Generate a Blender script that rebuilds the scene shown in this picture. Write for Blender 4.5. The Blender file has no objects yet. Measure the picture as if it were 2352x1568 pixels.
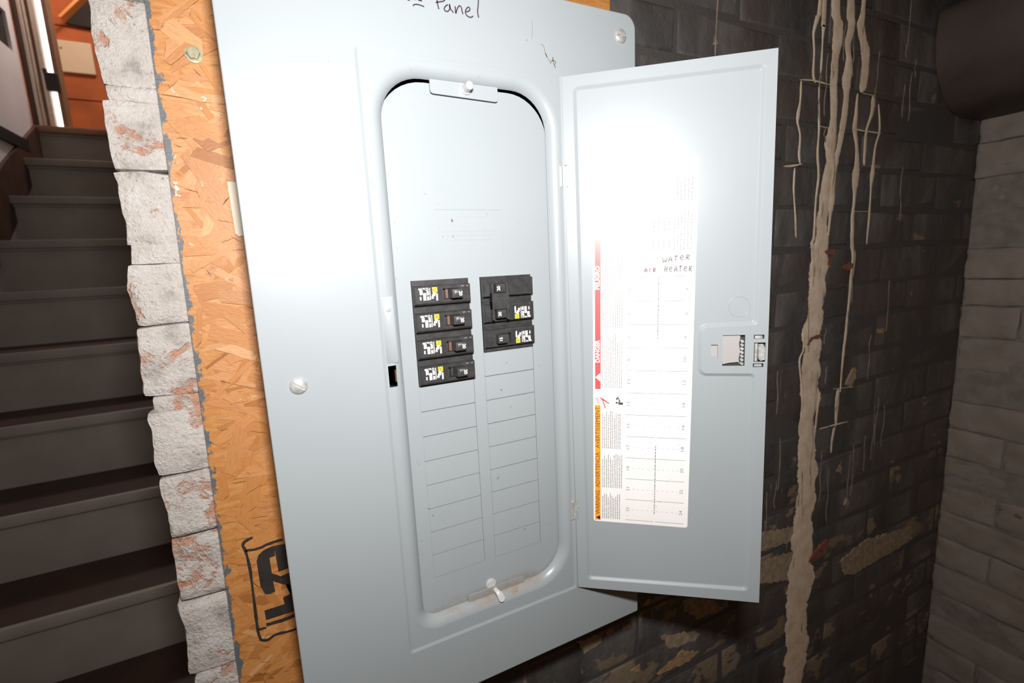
import bpy, bmesh, math, random
from mathutils import Vector, Matrix, noise

random.seed(7)
SC = bpy.context.scene
COL = SC.collection

# ------------------------------------------------------------------ camera
# metres; z = 0 is the lens height, y = 0 the sheet of the panel cover, +y into the wall
cam_d = bpy.data.cameras.new('camera')
cam = bpy.data.objects.new('camera', cam_d); COL.objects.link(cam)
cam_d.sensor_width = 36.0
cam_d.lens = 36.0 * 1081.686 / 2352.0
cam_d.clip_start = 0.01
RIGHT = Vector((0.89672854, -0.44009712, -0.04682365))
UP = Vector((0.11236194, 0.12405224, 0.98589342))
FWD = Vector((0.42808028, 0.88933996, -0.16069135))
CAM = Vector((0.0, -0.42493, 0.0))
cam.matrix_world = Matrix(((RIGHT.x, UP.x, -FWD.x, CAM.x), (RIGHT.y, UP.y, -FWD.y, CAM.y),
                           (RIGHT.z, UP.z, -FWD.z, CAM.z), (0, 0, 0, 1)))
cam_d.dof.use_dof = True
cam_d.dof.focus_distance = 0.47
cam_d.dof.aperture_fstop = 7.0
SC.camera = cam

# ------------------------------------------------------------------ world, lights, exposure
world = bpy.data.worlds.new('world'); SC.world = world
world.use_nodes = True
world.node_tree.nodes['Background'].inputs[0].default_value = (1.0, 0.58, 0.30, 1)
world.node_tree.nodes['Background'].inputs[1].default_value = 0.10

fl = bpy.data.lights.new('camera_flash', 'AREA')      # the flash on top of the camera
fl.shape = 'RECTANGLE'; fl.size = 0.062; fl.size_y = 0.036
fl.energy = 7.3; fl.color = (1.0, 0.985, 0.965)
flo = bpy.data.objects.new('camera_flash', fl); COL.objects.link(flo)
FL = Vector((0.020, -0.44, 0.128))
flo.matrix_world = Matrix.Translation(FL) @ cam.matrix_world.to_3x3().to_4x4()

ul = bpy.data.lights.new('upstairs_lamp', 'POINT')    # the lamp in the room at the head of the stairs
ul.energy = 38.0; ul.color = (1.0, 0.88, 0.80); ul.shadow_soft_size = 0.12
ulo = bpy.data.objects.new('upstairs_lamp', ul); COL.objects.link(ulo)
ulo.location = (-0.48, 2.67, 2.0)

SC.view_settings.view_transform = 'Standard'
SC.view_settings.look = 'None'
SC.view_settings.gamma = 1.0
SC.view_settings.use_curve_mapping = False
SC.view_settings.exposure = 0.0

# ------------------------------------------------------------------ helpers
WM = {}                                               # world matrices of parents

def obj(name, me, mat=None, parent=None, local=False):
    o = bpy.data.objects.new(name, me); COL.objects.link(o)
    if mat is not None and not me.materials: me.materials.append(mat)
    if parent is not None:
        o.parent = parent
        if not local: o.matrix_parent_inverse = WM[parent.name].inverted()
    return o

def empty(name, loc, rot=None):
    o = bpy.data.objects.new(name, None); COL.objects.link(o)
    o.empty_display_size = 0.03
    m = Matrix.Translation(Vector(loc))
    if rot is not None: m = m @ rot
    o.matrix_world = m; WM[o.name] = m
    return o

def tag(o, label=None, cat=None, group=None, kind=None):
    if label: o['label'] = label
    if cat: o['category'] = cat
    if group: o['group'] = group
    if kind: o['kind'] = kind
    return o

def finish(bm, name, smooth=None):
    bmesh.ops.recalc_face_normals(bm, faces=bm.faces)
    me = bpy.data.meshes.new(name); bm.to_mesh(me); bm.free()
    if smooth is not None:
        for p in me.polygons: p.use_smooth = True
        me.set_sharp_from_angle(angle=math.radians(smooth))
    return me

def box(bm, x0, x1, y0, y1, z0, z1):
    v = [bm.verts.new(c) for c in ((x0,y0,z0),(x1,y0,z0),(x1,y1,z0),(x0,y1,z0),(x0,y0,z1),(x1,y0,z1),(x1,y1,z1),(x0,y1,z1))]
    for f in ((0,3,2,1),(4,5,6,7),(0,1,5,4),(1,2,6,5),(2,3,7,6),(3,0,4,7)): bm.faces.new([v[i] for i in f])
    return v

def boxes(name, L, bevel=0.0, seg=1, smooth=None):
    bm = bmesh.new()
    for b in L: box(bm, *b)
    if bevel: bmesh.ops.bevel(bm, geom=list(bm.edges), offset=bevel, segments=seg, affect='EDGES', profile=0.5)
    return finish(bm, name, smooth)

def prism(bm, pts, y0, y1):
    """closed outline in (x, z) given thickness from y0 (front) to y1"""
    a = [bm.verts.new((x, y0, z)) for x, z in pts]; b = [bm.verts.new((x, y1, z)) for x, z in pts]
    n = len(pts)
    for i in range(n): bm.faces.new((a[i], a[(i+1) % n], b[(i+1) % n], b[i]))
    fa = bm.faces.new(a[::-1]); fb = bm.faces.new(b)
    bmesh.ops.triangulate(bm, faces=[fa, fb])

def rrect(x0, x1, z0, z1, r, n=8):
    """rounded rectangle, r one radius or four (bl, br, tr, tl)"""
    if not isinstance(r, (tuple, list)): r = (r,)*4
    out = []
    for (cx, cz, a0), rr in zip((((x0), (z0), 180), ((x1), (z0), 270), ((x1), (z1), 0), ((x0), (z1), 90)), r):
        ox = cx + rr if cx == x0 else cx - rr
        oz = cz + rr if cz == z0 else cz - rr
        for i in range(n+1):
            a = math.radians(a0 + 90.0*i/n)
            out.append((ox + rr*math.cos(a), oz + rr*math.sin(a)))
    return out

def loft(bm, rings, closed=False, cap0=False, cap1=False):
    """rings: lists of (x, y, z) of equal length"""
    R = [[bm.verts.new(p) for p in r] for r in rings]
    n = len(R[0]); m = len(R)
    for i in range(m if closed else m-1):
        A, B = R[i], R[(i+1) % m]
        for j in range(n): bm.faces.new((A[j], A[(j+1) % n], B[(j+1) % n], B[j]))
    if cap0: bm.faces.new(R[0][::-1])
    if cap1: bm.faces.new(R[-1])
    return R

def cylinder(bm, c, axis, r, h, n=20, r2=None, bevel=0.0):
    """axis 'y': from c towards -y (to the viewer) by h"""
    r2 = r if r2 is None else r2
    def ring(rad, d):
        o = []
        for i in range(n):
            a = 2*math.pi*i/n; ca, sa = rad*math.cos(a), rad*math.sin(a)
            o.append((c[0]+ca, c[1]-d, c[2]+sa) if axis == 'y' else ((c[0]+ca, c[1]+sa, c[2]+d) if axis == 'z' else (c[0]+d, c[1]+ca, c[2]+sa)))
        return o
    rings = [ring(r, 0), ring(r2, h-bevel)]
    if bevel: rings.append(ring(r2-bevel, h))
    loft(bm, rings, cap0=True, cap1=True)

def smoothline(P, k=4):
    """Catmull-Rom through points of any dimension"""
    if len(P) < 3: return [tuple(map(float, p)) for p in P]
    out = []
    for i in range(len(P)-1):
        p0 = P[max(i-1, 0)]; p1 = P[i]; p2 = P[i+1]; p3 = P[min(i+2, len(P)-1)]
        for s in range(k):
            t = s/k
            out.append(tuple(0.5*((2*b) + (-a+c)*t + (2*a-5*b+4*c-d)*t*t + (-a+3*b-3*c+d)*t**3) for a, b, c, d in zip(p0, p1, p2, p3)))
    out.append(tuple(map(float, P[-1])))
    return out

def ribbon(bm, P, y0, th, width=None, rag=0.0):
    """flat stroke along (x, z[, halfwidth]) at depth y0, th thick towards the viewer"""
    n = len(P); L = []; R = []
    for i, p in enumerate(P):
        a = P[max(i-1, 0)]; b = P[min(i+1, n-1)]
        dx, dz = b[0]-a[0], b[1]-a[1]; l = math.hypot(dx, dz) or 1.0
        nx, nz = -dz/l, dx/l
        w = width if width is not None else p[2]
        w1 = w*(1+rag*(random.random()-0.5)); w2 = w*(1+rag*(random.random()-0.5))
        L.append((p[0]+nx*w1, p[1]+nz*w1)); R.append((p[0]-nx*w2, p[1]-nz*w2))
    for i in range(n-1):
        q = [L[i], L[i+1], R[i+1], R[i]]
        f = [bm.verts.new((x, y0-th, z)) for x, z in q]; bk = [bm.verts.new((x, y0, z)) for x, z in q]
        bm.faces.new(f)
        bm.faces.new((f[0], f[1], bk[1], bk[0])); bm.faces.new((f[3], f[2], bk[2], bk[3]))
        if i == 0: bm.faces.new((f[0], f[3], bk[3], bk[0]))
        if i == n-2: bm.faces.new((f[1], f[2], bk[2], bk[1]))

def bool_cut(me, cutters):
    """subtract boxes (x0,x1,y0,y1,z0,z1) or meshes from a closed mesh"""
    o = bpy.data.objects.new('tmp', me); COL.objects.link(o)
    tmp = []
    bm = bmesh.new()
    for c in cutters:
        box(bm, *c)
    cm = finish(bm, 'cut'); co = bpy.data.objects.new('tmpcut', cm); COL.objects.link(co); tmp.append(co)
    md = o.modifiers.new('b', 'BOOLEAN'); md.operation = 'DIFFERENCE'; md.solver = 'EXACT'; md.use_self = True; md.object = co
    bpy.context.view_layer.update()
    dg = bpy.context.evaluated_depsgraph_get()
    out = bpy.data.meshes.new_from_object(o.evaluated_get(dg))
    bpy.data.objects.remove(o); bpy.data.objects.remove(co); bpy.data.meshes.remove(cm)
    return out

def shade(me, ang):
    """smooth curved strips, keep the flat sheet flat"""
    for p in me.polygons: p.use_smooth = True
    me.set_sharp_from_angle(angle=math.radians(ang))
    flat = [abs(p.normal.y) > 0.9995 for p in me.polygons]
    at = me.attributes.get('sharp_face') or me.attributes.new('sharp_face', 'BOOLEAN', 'FACE')
    at.data.foreach_set('value', flat)
    me.update()

def text_geo(s, size, align='LEFT', bold=0.0):
    cu = bpy.data.curves.new('t', 'FONT'); cu.body = s; cu.size = size; cu.align_x = align; cu.align_y = 'CENTER'
    cu.resolution_u = 3; cu.offset = bold
    o = bpy.data.objects.new('t', cu); COL.objects.link(o)
    bpy.context.view_layer.update()
    me = bpy.data.meshes.new_from_object(o.evaluated_get(bpy.context.evaluated_depsgraph_get()))
    vs = [v.co.copy() for v in me.vertices]; fs = [tuple(p.vertices) for p in me.polygons]
    bpy.data.objects.remove(o); bpy.data.curves.remove(cu); bpy.data.meshes.remove(me)
    return vs, fs

def add_text(bm, s, size, fn, align='LEFT', bold=0.0, fit=None):
    vs, fs = text_geo(s, size, align, bold)
    if fit:
        xs = [v.x for v in vs]; k = fit/(max(xs)-min(xs)); x0 = min(xs)
        for v in vs: v.x = (v.x-x0)*k
    w = [bm.verts.new(fn(v.x, v.y)) for v in vs]
    for f in fs:
        try: bm.faces.new([w[i] for i in f])
        except ValueError: pass

# ------------------------------------------------------------------ materials
def new_mat(name):
    m = bpy.data.materials.new(name); m.use_nodes = True
    nt = m.node_tree; b = nt.nodes['Principled BSDF']
    return m, nt, b

def link(nt, a, b): nt.links.new(a, b)

def coords(nt, kind='obj', scale=None):
    if kind == 'pos':
        s = nt.nodes.new('ShaderNodeNewGeometry').outputs['Position']
    else:
        s = nt.nodes.new('ShaderNodeTexCoord').outputs['Object']
    if scale:
        mp = nt.nodes.new('ShaderNodeMapping'); mp.inputs['Scale'].default_value = scale
        link(nt, s, mp.inputs['Vector']); s = mp.outputs['Vector']
    return s

def nz(nt, vec, scale, detail=4, rough=0.55, dist=0.0):
    n = nt.nodes.new('ShaderNodeTexNoise'); n.inputs['Scale'].default_value = scale
    n.inputs['Detail'].default_value = detail; n.inputs['Roughness'].default_value = rough; n.inputs['Distortion'].default_value = dist
    link(nt, vec, n.inputs['Vector']); return n.outputs['Fac']

def ramp(nt, fac, stops):
    r = nt.nodes.new('ShaderNodeValToRGB'); e = r.color_ramp.elements
    while len(e) < len(stops): e.new(0.5)
    for i, (p, c) in enumerate(stops):
        e[i].position = p; e[i].color = (*c, 1) if len(c) == 3 else c
    link(nt, fac, r.inputs['Fac']); return r.outputs['Color']

def mixc(nt, fac, a, b):
    m = nt.nodes.new('ShaderNodeMix'); m.data_type = 'RGBA'
    for s, v in ((m.inputs['Factor'], fac), (m.inputs['A'], a), (m.inputs['B'], b)):
        pass
    ins = [i for i in m.inputs if i.enabled]
    for s, v in zip(ins, (fac, a, b)):
        if hasattr(v, 'is_output'): link(nt, v, s)
        elif isinstance(v, (int, float)): s.default_value = v
        else: s.default_value = (*v, 1)
    return [o for o in m.outputs if o.enabled][0]

def math_n(nt, op, a, b=None, clamp=False):
    m = nt.nodes.new('ShaderNodeMath'); m.operation = op; m.use_clamp = clamp
    for s, v in ((m.inputs[0], a), (m.inputs[1], b)):
        if v is None: continue
        if hasattr(v, 'is_output'): link(nt, v, s)
        else: s.default_value = v
    return m.outputs[0]

def bump(nt, b, h, strength, dist=0.001):
    bp = nt.nodes.new('ShaderNodeBump'); bp.inputs['Strength'].default_value = strength; bp.inputs['Distance'].default_value = dist
    link(nt, h, bp.inputs['Height']); link(nt, bp.outputs['Normal'], b.inputs['Normal'])

def plain(name, col, rough=0.5, metal=0.0, spec=0.5, var=0.0, vscale=40, bmp=0.0, bscale=200):
    m, nt, b = new_mat(name)
    b.inputs['Roughness'].default_value = rough; b.inputs['Metallic'].default_value = metal
    b.inputs['Specular IOR Level'].default_value = spec
    v = coords(nt)
    f = nz(nt, v, vscale)
    d = var
    link(nt, ramp(nt, f, [(0.3, tuple(max(c*(1-d), 0) for c in col)), (0.7, tuple(min(c*(1+d), 1) for c in col))]), b.inputs['Base Color'])
    if bmp: bump(nt, b, nz(nt, v, bscale, 3), bmp)
    return m

def emit(name, col, strength):
    m, nt, b = new_mat(name)
    b.inputs['Base Color'].default_value = (*col, 1)
    b.inputs['Emission Color'].default_value = (*col, 1); b.inputs['Emission Strength'].default_value = strength
    return m

def grey_enamel(name, col=(0.285, 0.312, 0.328), rough=0.29, rust=True):
    m, nt, b = new_mat(name)
    pos = coords(nt, 'pos')
    f = nz(nt, pos, 9, 3)
    base = ramp(nt, f, [(0.3, tuple(c*0.97 for c in col)), (0.7, col)])
    if rust:   # scattered rust specks
        sp = nz(nt, pos, 190, 2, 0.4)
        big = nz(nt, pos, 16, 2)
        mk = math_n(nt, 'MULTIPLY', ramp(nt, sp, [(0.735, (0,0,0)), (0.775, (1,1,1))]), ramp(nt, big, [(0.5, (0,0,0)), (0.66, (1,1,1))]))
        base = mixc(nt, mk, base, (0.15, 0.08, 0.035))
        # rusty dust lying on the sill of the opening
        sx = nt.nodes.new('ShaderNodeSeparateXYZ'); link(nt, pos, sx.inputs[0])
        a = ramp(nt, math_n(nt, 'ADD', sx.outputs['Z'], 0.5), [(0.128, (0,0,0)), (0.138, (1,1,1)), (0.149, (1,1,1)), (0.158, (0,0,0))])
        c_ = ramp(nt, sx.outputs['X'], [(0.10, (0,0,0)), (0.115, (1,1,1)), (0.215, (1,1,1)), (0.245, (0,0,0))])
        yy = ramp(nt, math_n(nt, 'MULTIPLY', sx.outputs['Y'], 20.0), [(0.03, (0,0,0)), (0.07, (1,1,1))])
        d_ = ramp(nt, nz(nt, pos, 45, 4, 0.7), [(0.42, (0.12,)*3), (0.72, (0.8,)*3)])
        mk2 = math_n(nt, 'MULTIPLY', math_n(nt, 'MULTIPLY', a, c_), math_n(nt, 'MULTIPLY', d_, yy))
        base = mixc(nt, mk2, base, (0.24, 0.155, 0.09))
    link(nt, base, b.inputs['Base Color'])
    b.inputs['Roughness'].default_value = rough
    b.inputs['Specular IOR Level'].default_value = 0.38
    bump(nt, b, nz(nt, pos, 700, 2), 0.03, 0.0005)
    return m

M = {}
M['enamel'] = grey_enamel('grey_enamel')
M['enamel_plain'] = grey_enamel('grey_enamel_clean', rust=False)
M['inside'] = plain('unlit_interior', (0.03, 0.03, 0.032), 0.8)  # near-black in place of the missing light in gaps and box
M['zinc'] = plain('zinc_plate', (0.495, 0.495, 0.480), 0.34, 0.45, var=0.3, vscale=300)
M['yellow_zinc'] = plain('yellow_zinc', (0.62, 0.60, 0.42), 0.28, 0.8, var=0.3, vscale=300)
M['white_pin'] = plain('white_enamel', (0.468, 0.474, 0.468), 0.3)
M['black_plastic'] = plain('black_bakelite', (0.028, 0.027, 0.028), 0.42, var=0.35, vscale=140, bmp=0.08, bscale=500)
M['handle_plastic'] = plain('handle_plastic', (0.035, 0.034, 0.035), 0.40, var=0.3, vscale=160)
M['copper_dark'] = plain('brown_toggle_slot', (0.115, 0.058, 0.038), 0.55, var=0.3, vscale=400)
M['print_white'] = plain('white_print', (0.82, 0.78, 0.76), 0.5)
M['print_yellow'] = plain('yellow_print', (0.85, 0.62, 0.03), 0.5)
M['print_black'] = plain('black_print', (0.02, 0.02, 0.02), 0.6)
M['print_grey'] = plain('grey_print', (0.19, 0.185, 0.19), 0.6)
M['ink'] = plain('purple_marker_ink', (0.045, 0.032, 0.052), 0.5)
M['ink_faded'] = plain('faded_marker_ink', (0.075, 0.07, 0.075), 0.5)
M['ink_red'] = plain('faded_red_pen', (0.16, 0.06, 0.09), 0.5)
M['paper'] = plain('label_paper', (0.76, 0.735, 0.72), 0.28, var=0.02, vscale=30)
M['red_print'] = plain('red_print', (0.80, 0.085, 0.085), 0.32)
M['orange_print'] = plain('orange_print', (0.93, 0.30, 0.03), 0.32)
M['latch_plastic'] = plain('latch_plastic', (0.330, 0.312, 0.312), 0.45)
M['rust'] = plain('rust', (0.120, 0.060, 0.030), 0.8, var=0.3)

def osb_mat(name, flake):
    m, nt, b = new_mat(name)
    pos = coords(nt, 'pos')
    if flake:
        v = coords(nt, 'obj', (14, 60, 130))
        oi = nt.nodes.new('ShaderNodeObjectInfo').outputs['Random']
        tint = ramp(nt, oi, [(0.0, (0.27, 0.095, 0.020)), (0.12, (0.37, 0.145, 0.037)), (0.35, (0.44, 0.180, 0.051)), (0.65, (0.48, 0.213, 0.070)), (0.88, (0.42, 0.165, 0.043)), (1.0, (0.52, 0.285, 0.125))])
        gr = nz(nt, v, 6, 4, 0.6)
        base = mixc(nt, ramp(nt, gr, [(0.46, (0,0,0)), (0.72, (0.5,)*3)]), tint, (0.300, 0.114, 0.024))
    else:
        base = ramp(nt, nz(nt, coords(nt, 'pos', (0.45, 1.0, 1.6)), 85, 6, 0.65, 1.2), [(0.28, (0.30, 0.110, 0.022)), (0.48, (0.42, 0.175, 0.045)), (0.72, (0.50, 0.240, 0.080))])
        gr = nz(nt, coords(nt, 'pos', (0.4, 1.0, 1.8)), 170, 4)
    # flecks of white primer
    w = math_n(nt, 'MULTIPLY', ramp(nt, nz(nt, pos, 120, 3, 0.6), [(0.66, (0,0,0)), (0.71, (1,1,1))]), ramp(nt, nz(nt, pos, 14, 2), [(0.50, (0,0,0)), (0.60, (0.8,)*3)]))
    base = mixc(nt, w, base, (0.640, 0.576, 0.528))
    # grey wall paint smeared over the edge of the board
    sx = nt.nodes.new('ShaderNodeSeparateXYZ'); link(nt, pos, sx.inputs[0])
    edge = math_n(nt, 'SUBTRACT', sx.outputs['X'], math_n(nt, 'ADD', math_n(nt, 'MULTIPLY', sx.outputs['Z'], 0.0159), -0.0774))
    nn = nz(nt, coords(nt, 'pos', (1.4, 1, 0.8)), 75, 5, 0.7)
    t = math_n(nt, 'SUBTRACT', math_n(nt, 'SUBTRACT', math_n(nt, 'MULTIPLY', nn, 0.034), 0.0140), edge)
    mk = math_n(nt, 'MULTIPLY', t, 900.0, clamp=True)
    base = mixc(nt, mk, base, (0.088, 0.099, 0.110))
    link(nt, base, b.inputs['Base Color'])
    b.inputs['Roughness'].default_value = 0.5
    bump(nt, b, gr, 0.5, 0.0009)
    return m
M['osb'] = osb_mat('osb_core', False)
M['flake'] = osb_mat('osb_strand', True)
M['stencil'] = plain('stencil_ink', (0.021, 0.016, 0.013), 0.6, var=0.3, vscale=90)
M['pale_cream'] = plain('pale_strip', (0.560, 0.462, 0.350), 0.5)

def grey_brick_mat():
    m, nt, b = new_mat('grey_painted_brick')
    pos = coords(nt, 'pos')
    f1 = nz(nt, pos, 38, 8, 0.68); f2 = nz(nt, pos, 260, 4, 0.7); f3 = nz(nt, pos, 21, 5, 0.62, 0.6)
    base = ramp(nt, f1, [(0.26, (0.264, 0.238, 0.218)), (0.46, (0.502, 0.455, 0.422)), (0.72, (0.594, 0.561, 0.528))])
    dk = ramp(nt, f2, [(0.30, (1,1,1)), (0.38, (0,0,0))])
    base = mixc(nt, math_n(nt, 'MULTIPLY', dk, 0.65), base, (0.090, 0.078, 0.072))
    ch = math_n(nt, 'MULTIPLY', ramp(nt, f3, [(0.545, (0,0,0)), (0.585, (1,1,1))]), ramp(nt, nz(nt, pos, 90, 5, 0.7), [(0.42, (0,0,0)), (0.56, (0.9,)*3)]))
    base = mixc(nt, ch, base, (0.503, 0.231, 0.136))
    link(nt, base, b.inputs['Base Color']); b.inputs['Roughness'].default_value = 0.5
    h = math_n(nt, 'ADD', math_n(nt, 'MULTIPLY', f1, 1.6), math_n(nt, 'SUBTRACT', math_n(nt, 'MULTIPLY', f2, 0.8), math_n(nt, 'MULTIPLY', ch, 0.4)))
    bump(nt, b, h, 1.0, 0.0034)
    return m
M['grey_brick'] = grey_brick_mat()

def dark_brick_mat():
    m, nt, b = new_mat('black_painted_brick')
    pos = coords(nt, 'pos')
    sv = coords(nt, 'pos', (1.0, 1.0, 0.35))
    f1 = nz(nt, sv, 12, 6, 0.65); f2 = nz(nt, pos, 60, 5, 0.65)
    base = ramp(nt, f1, [(0.28, (0.034, 0.032, 0.030)), (0.50, (0.071, 0.067, 0.065)), (0.75, (0.149, 0.140, 0.133))])
    base = mixc(nt, ramp(nt, nz(nt, pos, 5, 3), [(0.5, (0,0,0)), (0.66, (0.6,)*3)]), base, (0.081, 0.053, 0.040))
    # places where the black paint has come away, more of them low down
    sx = nt.nodes.new('ShaderNodeSeparateXYZ'); link(nt, pos, sx.inputs[0])
    low = ramp(nt, math_n(nt, 'MULTIPLY', sx.outputs['Z'], -1.0), [(0.30, (0,0,0)), (0.62, (0.10,)*3)])
    pk = math_n(nt, 'ADD', nz(nt, coords(nt, 'pos', (0.8, 1, 1.3)), 13, 6, 0.62), low)
    mk = ramp(nt, pk, [(0.655, (0,0,0)), (0.69, (1,1,1))])
    base = mixc(nt, math_n(nt, 'MULTIPLY', mk, 0.85), base, (0.216, 0.162, 0.111))
    # pale flecks running downwards
    fk = nz(nt, coords(nt, 'pos', (1.0, 1.0, 0.22)), 95, 3, 0.5)
    mk2 = math_n(nt, 'MULTIPLY', ramp(nt, fk, [(0.71, (0,0,0)), (0.75, (1,1,1))]), ramp(nt, nz(nt, pos, 9, 2), [(0.45, (0,0,0)), (0.6, (0.8,)*3)]))
    base = mixc(nt, mk2, base, (0.276, 0.246, 0.216))
    link(nt, base, b.inputs['Base Color'])
    link(nt, ramp(nt, f2, [(0.3, (0.30,)*3), (0.7, (0.58,)*3)]), b.inputs['Roughness'])
    bump(nt, b, math_n(nt, 'ADD', f2, math_n(nt, 'MULTIPLY', nz(nt, pos, 22, 4), 2.0)), 0.55, 0.003)
    return m
M['dark_brick'] = dark_brick_mat()

def mortar_mat():
    m, nt, b = new_mat('painted_mortar')
    pos = coords(nt, 'pos')
    sx = nt.nodes.new('ShaderNodeSeparateXYZ'); link(nt, pos, sx.inputs[0])
    s = ramp(nt, math_n(nt, 'ADD', sx.outputs['X'], 0.5), [(0.60, (0,0,0)), (0.64, (1,1,1))])
    base = mixc(nt, s, ramp(nt, nz(nt, pos, 60, 5), [(0.3, (0.248, 0.223, 0.205)), (0.7, (0.384, 0.360, 0.335))]), (0.059, 0.055, 0.052))
    link(nt, base, b.inputs['Base Color']); b.inputs['Roughness'].default_value = 0.7
    bump(nt, b, nz(nt, pos, 160, 5, 0.7), 0.8, 0.002)
    return m
M['mortar'] = mortar_mat()
def drip_mat():
    m, nt, b = new_mat('cream_paint_run')
    pos = coords(nt, 'pos')
    v = coords(nt, 'pos', (1.0, 1.0, 0.16))
    base = ramp(nt, nz(nt, pos, 40, 5), [(0.3, (0.546, 0.421, 0.304)), (0.7, (0.718, 0.601, 0.468))])
    thin = ramp(nt, nz(nt, v, 120, 4, 0.6), [(0.62, (0,0,0)), (0.70, (0.8,)*3)])
    base = mixc(nt, thin, base, (0.084, 0.069, 0.057))
    link(nt, base, b.inputs['Base Color']); b.inputs['Roughness'].default_value = 0.55
    bump(nt, b, nz(nt, v, 90, 4), 0.5, 0.001)
    return m
M['drip'] = drip_mat()
M['drip_thin'] = plain('thin_paint_run', (0.20, 0.155, 0.115), 0.6, var=0.4, vscale=60)
M['chip_red'] = plain('bare_red_brick', (0.180, 0.060, 0.036), 0.8, var=0.3, vscale=120, bmp=0.4)
M['chip_cream'] = plain('bare_cream_mortar', (0.264, 0.201, 0.138), 0.75, var=0.3, vscale=80, bmp=0.4)
M['chip_ochre'] = plain('bare_ochre_render', (0.300, 0.186, 0.102), 0.75, var=0.3, vscale=90, bmp=0.4)

def white_brick_mat():
    m, nt, b = new_mat('limewashed_brick')
    pos = coords(nt, 'pos')
    f = nz(nt, pos, 14, 6, 0.6)
    base = ramp(nt, f, [(0.3, (0.220, 0.177, 0.145)), (0.7, (0.300, 0.250, 0.215))])
    ch = ramp(nt, nz(nt, coords(nt, 'pos', (1, 1, 1.8)), 20, 5, 0.65), [(0.66, (0,0,0)), (0.70, (0.8,)*3)])
    base = mixc(nt, ch, base, (0.120, 0.060, 0.039))
    link(nt, base, b.inputs['Base Color']); b.inputs['Roughness'].default_value = 0.75
    bump(nt, b, nz(nt, pos, 50, 5), 0.5, 0.003)
    return m
M['white_brick'] = white_brick_mat()
M['beam_dark'] = plain('dark_timber', (0.022, 0.018, 0.014), 0.8, var=0.4)
M['riser'] = plain('grey_stair_paint', (0.313, 0.275, 0.238), 0.5, var=0.12, vscale=7, bmp=0.1, bscale=60)
M['tread'] = plain('brown_stair_paint', (0.055, 0.026, 0.017), 0.5, var=0.25, vscale=8, bmp=0.1, bscale=60)
M['plaster'] = plain('white_plaster', (0.82, 0.76, 0.77), 0.7, var=0.05, vscale=5)
M['skirt'] = plain('dark_brown_trim', (0.085, 0.040, 0.026), 0.5, var=0.25, vscale=12)
M['cream_trim'] = plain('cream_trim', (0.86, 0.72, 0.60), 0.5, var=0.06)
M['brown_wood'] = plain('brown_wood', (0.30, 0.155, 0.085), 0.5, var=0.2, vscale=10)
M['orange_wood'] = plain('orange_brown_boards', (0.40, 0.085, 0.012), 0.55, var=0.25, vscale=6)
M['unlit_gap'] = plain('unlit_opening', (0.025, 0.016, 0.012), 0.9)  # near-black stands in for openings that get no light
M['cream_board'] = plain('cream_board', (0.62, 0.46, 0.29), 0.6, var=0.04, vscale=12)
M['concrete'] = plain('basement_floor', (0.12, 0.105, 0.095), 0.8, var=0.2, vscale=6, bmp=0.3)
M['daylight'] = emit('daylight_pane', (1.0, 0.97, 0.93), 2.2)
M['black_metal'] = plain('black_latch', (0.02, 0.018, 0.017), 0.5)

# ------------------------------------------------------------------ the setting: walls
FZ = -1.533                                            # basement floor
WY = 0.100                                             # brick faces of the wall that carries the panel
tag(obj('floor', boxes('floor', [(-1.1, 1.75, -1.9, 0.30, FZ-0.08, FZ)]), M['concrete']), kind='structure')
wall = obj('wall_front', boxes('wall_front', [(-0.106, 0.12, WY+0.012, WY+0.20, FZ, 0.95), (0.12, 1.50, WY+0.0013, WY+0.20, FZ, 0.95)]), M['mortar'])
tag(wall, kind='structure'); WM[wall.name] = Matrix()

def rough_brick(name, x0, x1, y0, y1, z0, z1, amp, seed, cut=7, rnd=0.006):
    bm = bmesh.new()
    box(bm, x0, x1, y0, y1, z0, z1)
    bmesh.ops.bevel(bm, geom=list(bm.edges), offset=rnd, segments=2, affect='EDGES', profile=0.6)
    bmesh.ops.subdivide_edges(bm, edges=[e for e in bm.edges if e.calc_length() > 0.03], cuts=cut, use_grid_fill=True)
    for v in bm.verts:
        p = v.co*28 + Vector((seed*7.3, seed*3.1, seed))
        q = v.co*90 + Vector((seed, seed*2.2, seed*5))
        d = noise.noise_vector(p)*amp + noise.noise_vector(q)*amp*0.45
        v.co += Vector((d.x, d.y*0.6, d.z*0.8))
    bmesh.ops.triangulate(bm, faces=bm.faces)
    return finish(bm, name, 50)

# the ragged end of the wall beside the stairs, one grey painted brick to a course
left_rows = [(0.925, 0.860, -0.117), (0.857, 0.790, -0.121), (0.787, 0.720, -0.116), (0.717, 0.650, -0.120), (0.647, 0.580, -0.117), (0.577, 0.510, -0.122), (0.507, 0.440, -0.116), (0.437, 0.370, -0.119), (0.367, 0.303, -0.116), (0.300, 0.236, -0.114), (0.233, 0.1640, -0.1155), (0.1525, 0.0960, -0.1185), (0.0945, 0.0325, -0.1180), (0.0170, -0.0385, -0.1215),
             (-0.0400, -0.1055, -0.1225), (-0.1185, -0.1815, -0.1250), (-0.1830, -0.2465, -0.1245), (-0.2485, -0.3155, -0.1245),
             (-0.3180, -0.3955, -0.1270), (-0.398, -0.462, -0.1245), (-0.466, -0.53, -0.1240)] + [(-0.533-0.07*q, -0.600-0.07*q, -0.122-0.004*(q % 2)) for q in range(14)]
for i, (zt, zb, xl) in enumerate(left_rows):
    obj('brick', rough_brick('grey_brick', xl, 0.085, WY + random.uniform(-0.0015, 0.001), WY+0.11, zb-0.0008, zt+0.0006, 0.0036, i+1, 11), M['grey_brick'], wall)
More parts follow.
